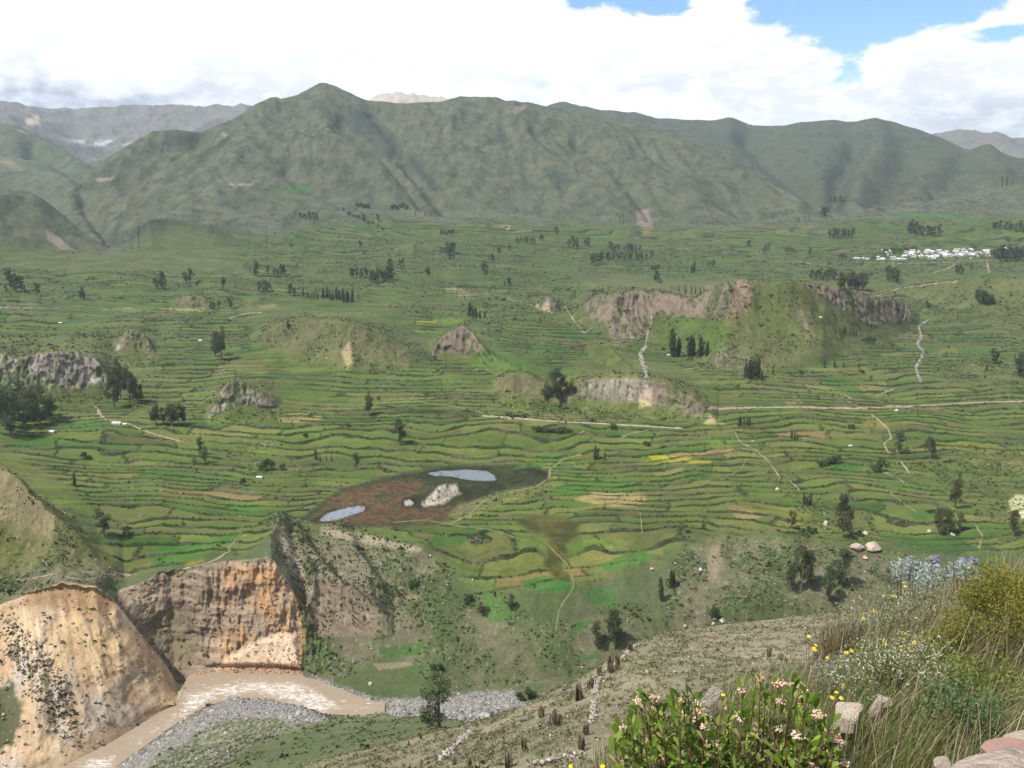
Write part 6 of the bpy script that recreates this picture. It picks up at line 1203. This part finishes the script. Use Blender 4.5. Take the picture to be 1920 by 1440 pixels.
M_violet = simple_mat('violet_petals', (.26, .22, .42), noise_scale=60, vary=(.18, .15, .33)); M_yellow = simple_mat('yellow_petals', (.85, .56, .02), rough=.6); M_centre = simple_mat('flower_centre', (.62, .32, .02)); M_stem = simple_mat('green_stem', (.10, .13, .045))
def flower_head_mesh(seed, n, r, fr_):
    rg = np.random.default_rng(seed); import bmesh
    V, F, o = [], [], 0; b = np.array([(1, 0, 0), (-1, 0, 0), (0, 1, 0), (0, -1, 0), (0, 0, 1), (0, 0, -1)], float); T = np.array([(0, 2, 4), (2, 1, 4), (1, 3, 4), (3, 0, 4), (2, 0, 5), (1, 2, 5), (3, 1, 5), (0, 3, 5)])
    for i in range(n):
        d = rg.normal(size=3); d /= np.linalg.norm(d); c = d * r * rg.uniform(.4, 1) * [1, 1, .8]; V.append(b * fr_ * rg.uniform(.7, 1.3, (6, 1)) + c); F.append(T + o); o += 6
    return np.concatenate(V), np.concatenate(F)
for i, (x, y, lab) in enumerate([(1708, 1058, 'violet flower head, leftmost above the silver shrub'), (1722, 1062, 'violet flower head just right of the leftmost one'), (1753, 1050, 'violet flower head on the tallest silver stem'), (1784, 1076, 'low violet flower head in the straw grass'), (1804, 1056, 'violet flower head on the left stem of the right silver shrub'), (1825, 1054, 'violet flower head on the right stem of the right silver shrub')]):
    p = at(x, y, 6.4); v, f = flower_head_mesh(i, 34, .03, .0065); v = np.array(v); v[:, 2] *= 1.3
    root = bpy.data.objects.new('violet_flower', None); scene.collection.objects.link(root); root.location = p; tag(root, lab, 'flower', 'violet flowers on the silver shrubs')
    mesh_np('flower_head', v, f, M_violet, False, root); g = ground_z(p[0], p[1]) - p[2]; tv, tf = tube([(0, 0, g), (.02, 0, g * .5), (0, 0, 0)], [.004, .003, .002], 5); mesh_np('stem', tv, tf, M_stem, True, root)
# yellow daisies, every one on its own stem
def daisy_mesh():
    V, F, o = [], [], 0
    for k in range(13):
        a = k * 2 * math.pi / 13; r0, r1, w = .004, .021, .0042; c, s = math.cos(a), math.sin(a); t = np.array([-s, c, 0])
        for rr_, ww, z in ((r0, w * .5, .002), (r1 * .6, w, .004), (r1, w * .4, .001)): b = np.array([c * rr_, s * rr_, z]); V += [b - t * ww, b + t * ww]
        F += [(o, o + 1, o + 3, o + 2), (o + 2, o + 3, o + 5, o + 4)]; o += 6
    return np.array(V), np.array(F)
dv, df = daisy_mesh(); tmp = mesh_np('petals', dv, df, M_yellow); PET = tmp.data; bpy.data.objects.remove(tmp)
cv, cf = flower_head_mesh(3, 16, .005, .0025); tmp = mesh_np('centre', cv + [0, 0, .003], cf, M_centre); CEN = tmp.data; bpy.data.objects.remove(tmp)
D = [(1817, 1096), (1698, 1100), (1675, 1117), (1728, 1157), (1727, 1188), (1695, 1198), (1658, 1202), (1715, 1205), (1693, 1218), (1703, 1215), (1620, 1160), (1657, 1157), (1530, 1210), (1527, 1217), (1577, 1232), (1597, 1220), (1587, 1224), (1552, 1234), (1670, 1239), (1685, 1233), (1548, 1256), (1647, 1256), (1581, 1285), (1568, 1298), (1577, 1309), (1560, 1308), (1574, 1326), (1348, 1300), (1517, 1193), (1790, 1102), (1797, 1075), (1852, 1078), (1783, 1140), (1742, 1150), (1698, 1188), (1612, 1165), (1640, 1145), (1768, 1100), (1810, 1080), (1130, 1437), (1070, 1437), (1356, 1303)]
def daisy_place(x, y):
    if x < 1400: return 'poking out of the leafy shrub' if x > 1200 else 'at the foot of the leafy shrub'
    if y < 1125: return 'in the grass near the violet flowers'
    if x > 1630 and y < 1175: return 'on the upper slope in the straw grass'
    if x > 1630: return 'in the middle of the herb slope'
    if y < 1180: return 'behind the silvery shrub'
    if y < 1245: return 'beside the dark grass tussock'
    return 'in the column above the white rock'
for i, (x, y) in enumerate(D):
    p, g = above(x, y, .34); root = bpy.data.objects.new('daisy', None); scene.collection.objects.link(root); root.location = p; rr_ = rv.uniform(.38, .6) * min(1.1, float(np.linalg.norm(p - [0, 0, CAMZ])) / 5); tag(root, 'small yellow daisy ' + daisy_place(x, y), 'daisy', 'yellow daisies ' + daisy_place(x, y))
    for n_, m_ in (('petals', PET), ('centre', CEN)):
        c = bpy.data.objects.new(n_, m_); scene.collection.objects.link(c); c.parent = root; c.scale = (rr_,) * 3; c.rotation_euler = (rv.uniform(.1, .8), rv.uniform(-.3, .3), 0)
    tv, tf = tube([(0, .0, -g), (.015, .01, -g * .5), (0, 0, 0)], [.0018, .0016, .0012], 4); mesh_np('stem', tv, tf, M_stem, True, root)
# broad-leaved flowering shrub
def leafy_shrub():
    rg = np.random.default_rng(77); base0 = at(1340, 1540, 3.0); base0[2] = ground_z(base0[0], base0[1]) - .05
    root = bpy.data.objects.new('leafy_shrub', None); scene.collection.objects.link(root); root.location = base0; tag(root, 'leafy green shrub with broad pointed leaves and pinkish flower clusters in the foreground', 'shrub')
    env = ([1130, 1160, 1190, 1230, 1290, 1340, 1390, 1420, 1480, 1520, 1560, 1620, 1690], [1460, 1345, 1300, 1295, 1285, 1315, 1275, 1258, 1250, 1290, 1355, 1430, 1470])
    LV, LF, LC, o = [], [], [], 0; stems = []; fl = []
    def leaf(p, d, L, w, colr, nrm):
        nonlocal o
        d = d / np.linalg.norm(d); s = np.cross(d, nrm); s /= np.linalg.norm(s) + 1e-9; n = np.cross(s, d)
        prof = [(0, .10), (.25, .38), (.5, .80), (.72, 1.0), (.9, .6), (1, .05)]; curl = rg.uniform(-.1, .25)
        for t, ww in prof:
            c = p + d * L * t - n * curl * L * t * t; LV.extend([c - s * w * ww * .5 + n * .12 * w * ww, c, c + s * w * ww * .5 + n * .12 * w * ww])
        for k in range(len(prof) - 1):
            b = o + 3 * k; LF.extend([(b, b + 1, b + 4, b + 3), (b + 1, b + 2, b + 5, b + 4)])
        LC.append(np.repeat([colr], 18, 0)); o += 18
    tips = []
    while len(tips) < 270:
        x = rg.uniform(1130, 1600); y = rg.uniform(1240, 1560); e_ = np.interp(x, *env)
        if y < e_ + 8: continue
        if len(tips) < 26: y = e_ + rg.uniform(12, 30)
        tips.append((x, y, 3.35 - .25 * (y - 1250) / 250 + rg.uniform(-.25, .25)))
    for x, y, d_ in tips:
        tip = at(x, y, d_); bx = 1340 + (x - 1340) * .75; b = at(bx, max(y + 120, 1500), d_ + rg.uniform(-.1, .1)); g = ground_z(b[0], b[1]); b[2] = max(g - .02, tip[2] - .5); L = np.linalg.norm(tip - b)
        mid = (tip + b) / 2 + rg.normal(0, .015, 3); stems.append(tube([b, mid, tip], [.0045, .0035, .002], 5)); ax = (tip - mid); ax /= np.linalg.norm(ax)
        nl = rg.integers(13, 21)
        for i in range(nl):
            t = 1 - .55 * (i / nl) ** 1.1; p = b * (1 - t) + tip * t if t < .5 else mid * (2 - 2 * t) + tip * (2 * t - 1)
            a = i * 2.4 + rg.uniform(-.3, .3); u = np.cross(ax, [0, 0, 1.]) + 1e-6; u /= np.linalg.norm(u); w_ = np.cross(ax, u); out = u * math.cos(a) + w_ * math.sin(a); opn = np.interp(i / nl, [0, .3, 1], [.35, .8, 1.1]) * rg.uniform(.8, 1.2)
            dirn = ax * math.cos(opn) + out * math.sin(opn); dry = rg.random() < .17
            Lf = rg.uniform(.022, .066); wf = Lf * rg.uniform(.28, .42)
            colr = np.array((.46, .40, .20) if dry else ((.12, .21, .022), (.19, .28, .035), (.085, .16, .02), (.26, .31, .07))[rg.integers(0, 4)]) * rg.uniform(.55, 1.3)
            leaf(p, dirn, Lf * (.7 if dry else 1), wf * (.6 if dry else 1), colr, ax + rg.normal(0, .3, 3))
        if rg.random() < .24 or len(fl) < 3: fl.append(tip)
    o1 = mesh_np('leaves', np.array(LV) - base0, np.array(LF), M_leaf_fg, True, root); set_col(o1, np.concatenate(LC)); sv, sf = merge(stems); mesh_np('stems', sv - base0, sf, simple_mat('reddish_stems', (.16, .09, .055), noise_scale=20, amp=.3), True, root)
    mf = [simple_mat('cream_flowers', (.55, .38, .27), noise_scale=90, vary=(.70, .60, .48)), simple_mat('brown_flowers', (.40, .22, .13), noise_scale=90, vary=(.60, .45, .32))]
    fm = []
    for k in range(4):
        v, f = flower_head_mesh(60 + k, 46, .021, .0052); v = np.array(v); v[:, 2] *= .8; q = mesh_np('flower_cluster', v, f, mf[k % 2]); fm.append(q.data); bpy.data.objects.remove(q)
    for k, tp in enumerate(fl):
        q = bpy.data.objects.new('flower_cluster', fm[k % 4]); scene.collection.objects.link(q); q.parent = root; q.location = tp - base0; q.scale = (rg.uniform(.7, 1.2),) * 3; q.rotation_euler = (0, 0, rg.uniform(0, 6))
leafy_shrub()
# rocks
def fg_rock(px, py, wpx, hpx, mat, label, seed, d=None, flat=.9, rz=0, tilt=(0, 0), depth=.8):
    if d is None: p, g = above(px, py + hpx * .3, .02)
    else: p = at(px, py, d)
    k = np.linalg.norm(p - [0, 0, CAMZ]) / FPX * .5
    if d is None: p = p + [0, 0, hpx * k * .3]
    rock('rock', p, wpx * k * 1.15, wpx * k * depth, hpx * k / flat * 1.15, mat, label, seed, rz, flat, 'rock', tilt, sub=4)
fg_rock(1588, 1350, 62, 66, M_white_rock, 'jagged white rock with orange stains beside the leafy shrub', 3, 3.55, .9, .5, (.1, .4)); fg_rock(1652, 1330, 42, 46, M_white_rock, 'block of striped cream rock right of the jagged white one', 8, 3.9, .9, .3, (.2, -.3)); fg_rock(1510, 1383, 26, 26, M_grey_rock, 'smooth pinkish round stone below the jagged white rock', 15, 3.2)
fg_rock(1342, 1318, 50, 52, M_grey_rock, 'pale smooth boulder half hidden behind the leafy shrub', 21, 3.95, .9); fg_rock(1186, 1396, 34, 30, M_grey_rock, 'pinkish rock at the left foot of the leafy shrub', 25, 3.6)
fg_rock(1870, 1436, 170, 44, M_pink, 'flat pale pink slab in the bottom right corner', 31, 2.62, .8, .2, (0, .05), .5); fg_rock(1893, 1404, 75, 15, M_red_rock, 'dark red stone strip lying on the corner slab', 33, 2.75, .8, .1); fg_rock(1915, 1390, 60, 26, M_white_rock, 'cream rock behind the red stone in the corner', 35, 2.9)
fg_rock(1778, 1262, 26, 26, M_pink, 'small pinkish rock half buried in the grass of the slope', 37, 4.3); fg_rock(1685, 1278, 22, 30, M_grey_rock, 'small grey rock behind the leaning tussock', 39, 4.4); fg_rock(1768, 1432, 30, 20, M_white_rock, 'little cream stone left of the corner slab', 41, 2.8)

# ------------------------------------------------------------------ air between here and the mountains
def haze():
    me = bpy.data.meshes.new('haze'); s = 16000.0; z0, z1 = float(ZD.min()) + CAMZ - 1, float(max(ZD.max(), 700)) + CAMZ + 60
    v = [(x, y, z) for z in (z0, z1) for x, y in ((-s, -s), (s, -s), (s, s), (-s, s))]
    me.from_pydata(v, [], [(3, 2, 1, 0), (4, 5, 6, 7), (0, 1, 5, 4), (1, 2, 6, 5), (2, 3, 7, 6), (3, 0, 4, 7)])
    o = bpy.data.objects.new('haze', me); scene.collection.objects.link(o); o['kind'] = 'stuff'
    m = bpy.data.materials.new('haze'); m.use_nodes = True; t = NT(m.node_tree); t.N.clear()
    p = t.n('ShaderNodeVolumePrincipled', ins={'Color': (.66, .82, 1, 1), 'Density': HAZE, 'Anisotropy': .2})
    out = t.n('ShaderNodeOutputMaterial'); t.L.new(p.outputs[0], out.inputs['Volume']); me.materials.append(m)
HAZE = 3.6e-5
haze()
